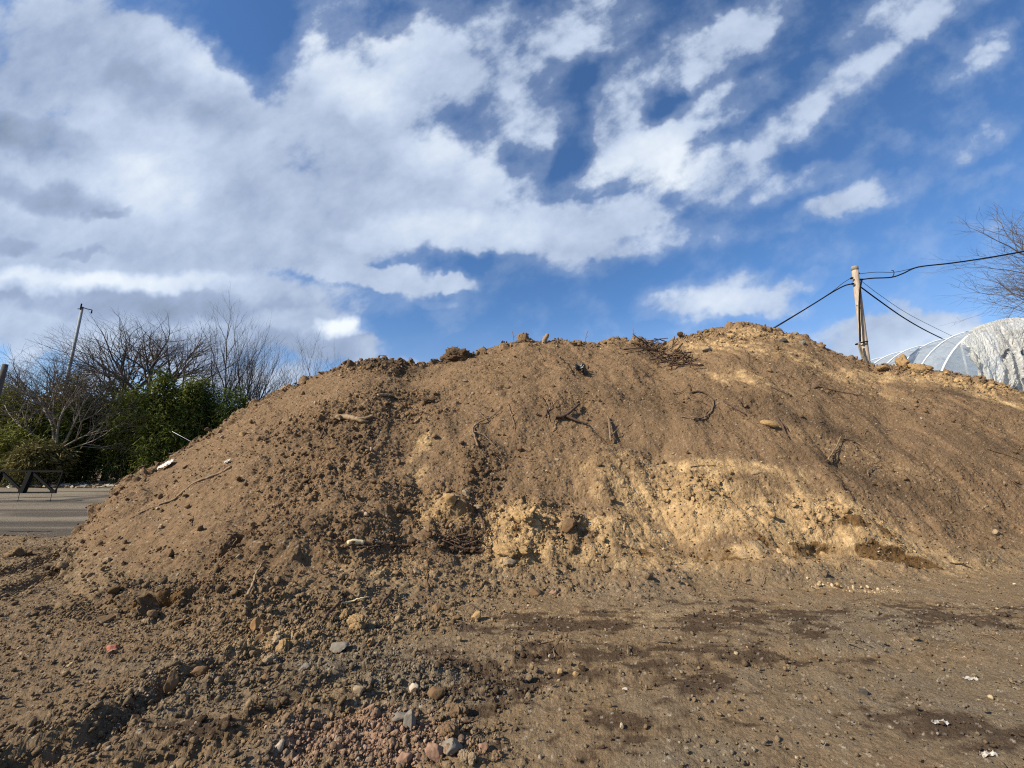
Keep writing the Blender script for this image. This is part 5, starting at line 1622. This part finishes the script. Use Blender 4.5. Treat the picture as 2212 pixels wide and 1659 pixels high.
def torn_grid(u, v):
    a0, a1 = .93, math.pi / 2 + .03
    a_ = a0 + u * (a1 - a0)
    cs, sn = np.cos(a_), np.sin(a_)
    base = np.array([ap.x, GY0, 0]) + np.array(AXD) * -.12
    X = base[0] - SID.x * (HW + .08) * cs; Yg = base[1] - SID.y * (HW + .08) * cs; Zg = SPR + (APEX - SPR + .08) * sn
    ln = np.interp(u, [0, .05, .10, .16, .25, .36, .45, .55, .65, .78, .9, 1.0], [.6, 1.1, 2.1, 3.2, 3.3, 2.5, 2.9, 2.6, 3.1, 2.7, 1.1, .6]) + .25 * fbm(u * 14, v * 0 + 3, 1.0, 3, 5)
    sag = v * ln
    cr_ = crinkle(u, v, 31)
    out = .24 * cr_ * (.35 + v) + .32 * np.sin(np.clip(v, 0, 1) * 2.4) + .10 * np.sin(u * 38 + 3 * fbm(u * 4, v * 3, 1.0, 2, 41)) * v
    X = X + .12 * fbm(u * 6, v * 4, 1.0, 3, 47) * v + .35 * v * (u - .35)
    return np.stack([X, Yg - .05 - out, Zg - sag + .05 * cr_], -1)


gu, gv = np.meshgrid(np.linspace(0, 1, 190), np.linspace(0, 1, 170), indexing='ij')
G_ = torn_grid(gu, gv)
i2 = np.arange(gu.size).reshape(gu.shape)
TQ = np.stack([i2[:-1, :-1], i2[:-1, 1:], i2[1:, 1:], i2[1:, :-1]], -1)
hole = (fbm(gu[:-1, :-1] * 7, gv[:-1, :-1] * 5, 1.0, 3, 61) > .30) & (gv[:-1, :-1] > .45)
link_mesh('torn_film', G_.reshape(-1, 3), TQ[~hole].reshape(-1, 4), M_TORN, gh)
# the same film where it still lies on the first hoops
a_ = 1.08 + gu * (math.pi / 2 + .08 - 1.08)
sl_ = -.14 + gv * (.7 * gu + .12 + .35 * fbm(gu * 9, gv * 0, 1.0, 3, 71))
cr_ = crinkle(gu, gv, 81, .8)
o_ = .06 + .10 * np.maximum(cr_, -.3)
cs, sn = np.cos(a_), np.sin(a_)
G_ = np.stack([ap.x + AXD.x * sl_ - SID.x * (HW + o_) * cs, GY0 + AXD.y * sl_ - SID.y * (HW + o_) * cs, SPR + (APEX - SPR + o_) * sn], -1)
link_mesh('torn_film', G_.reshape(-1, 3), TQ.reshape(-1, 4), M_TORN, gh)

# boarded right half of the end wall
M_SIDING = mat('grey_siding', (.13, .135, .15), .6, .3, 6, .12)
mb = MB()
zz = .17
while zz < APEX - .3:
    hw_ = HW if zz < SPR else HW * math.sqrt(max(0.0, 1 - ((zz + .17 - SPR) / (APEX - SPR)) ** 2))
    mb.box((ap.x + (hw_ - .5) / 2 - .05, GY0 + .16 + .02 * (int(zz / .34) % 2), zz), (hw_ + .45, .05, .325))
    zz += .34
mb.build('end_wall', M_SIDING, gh)
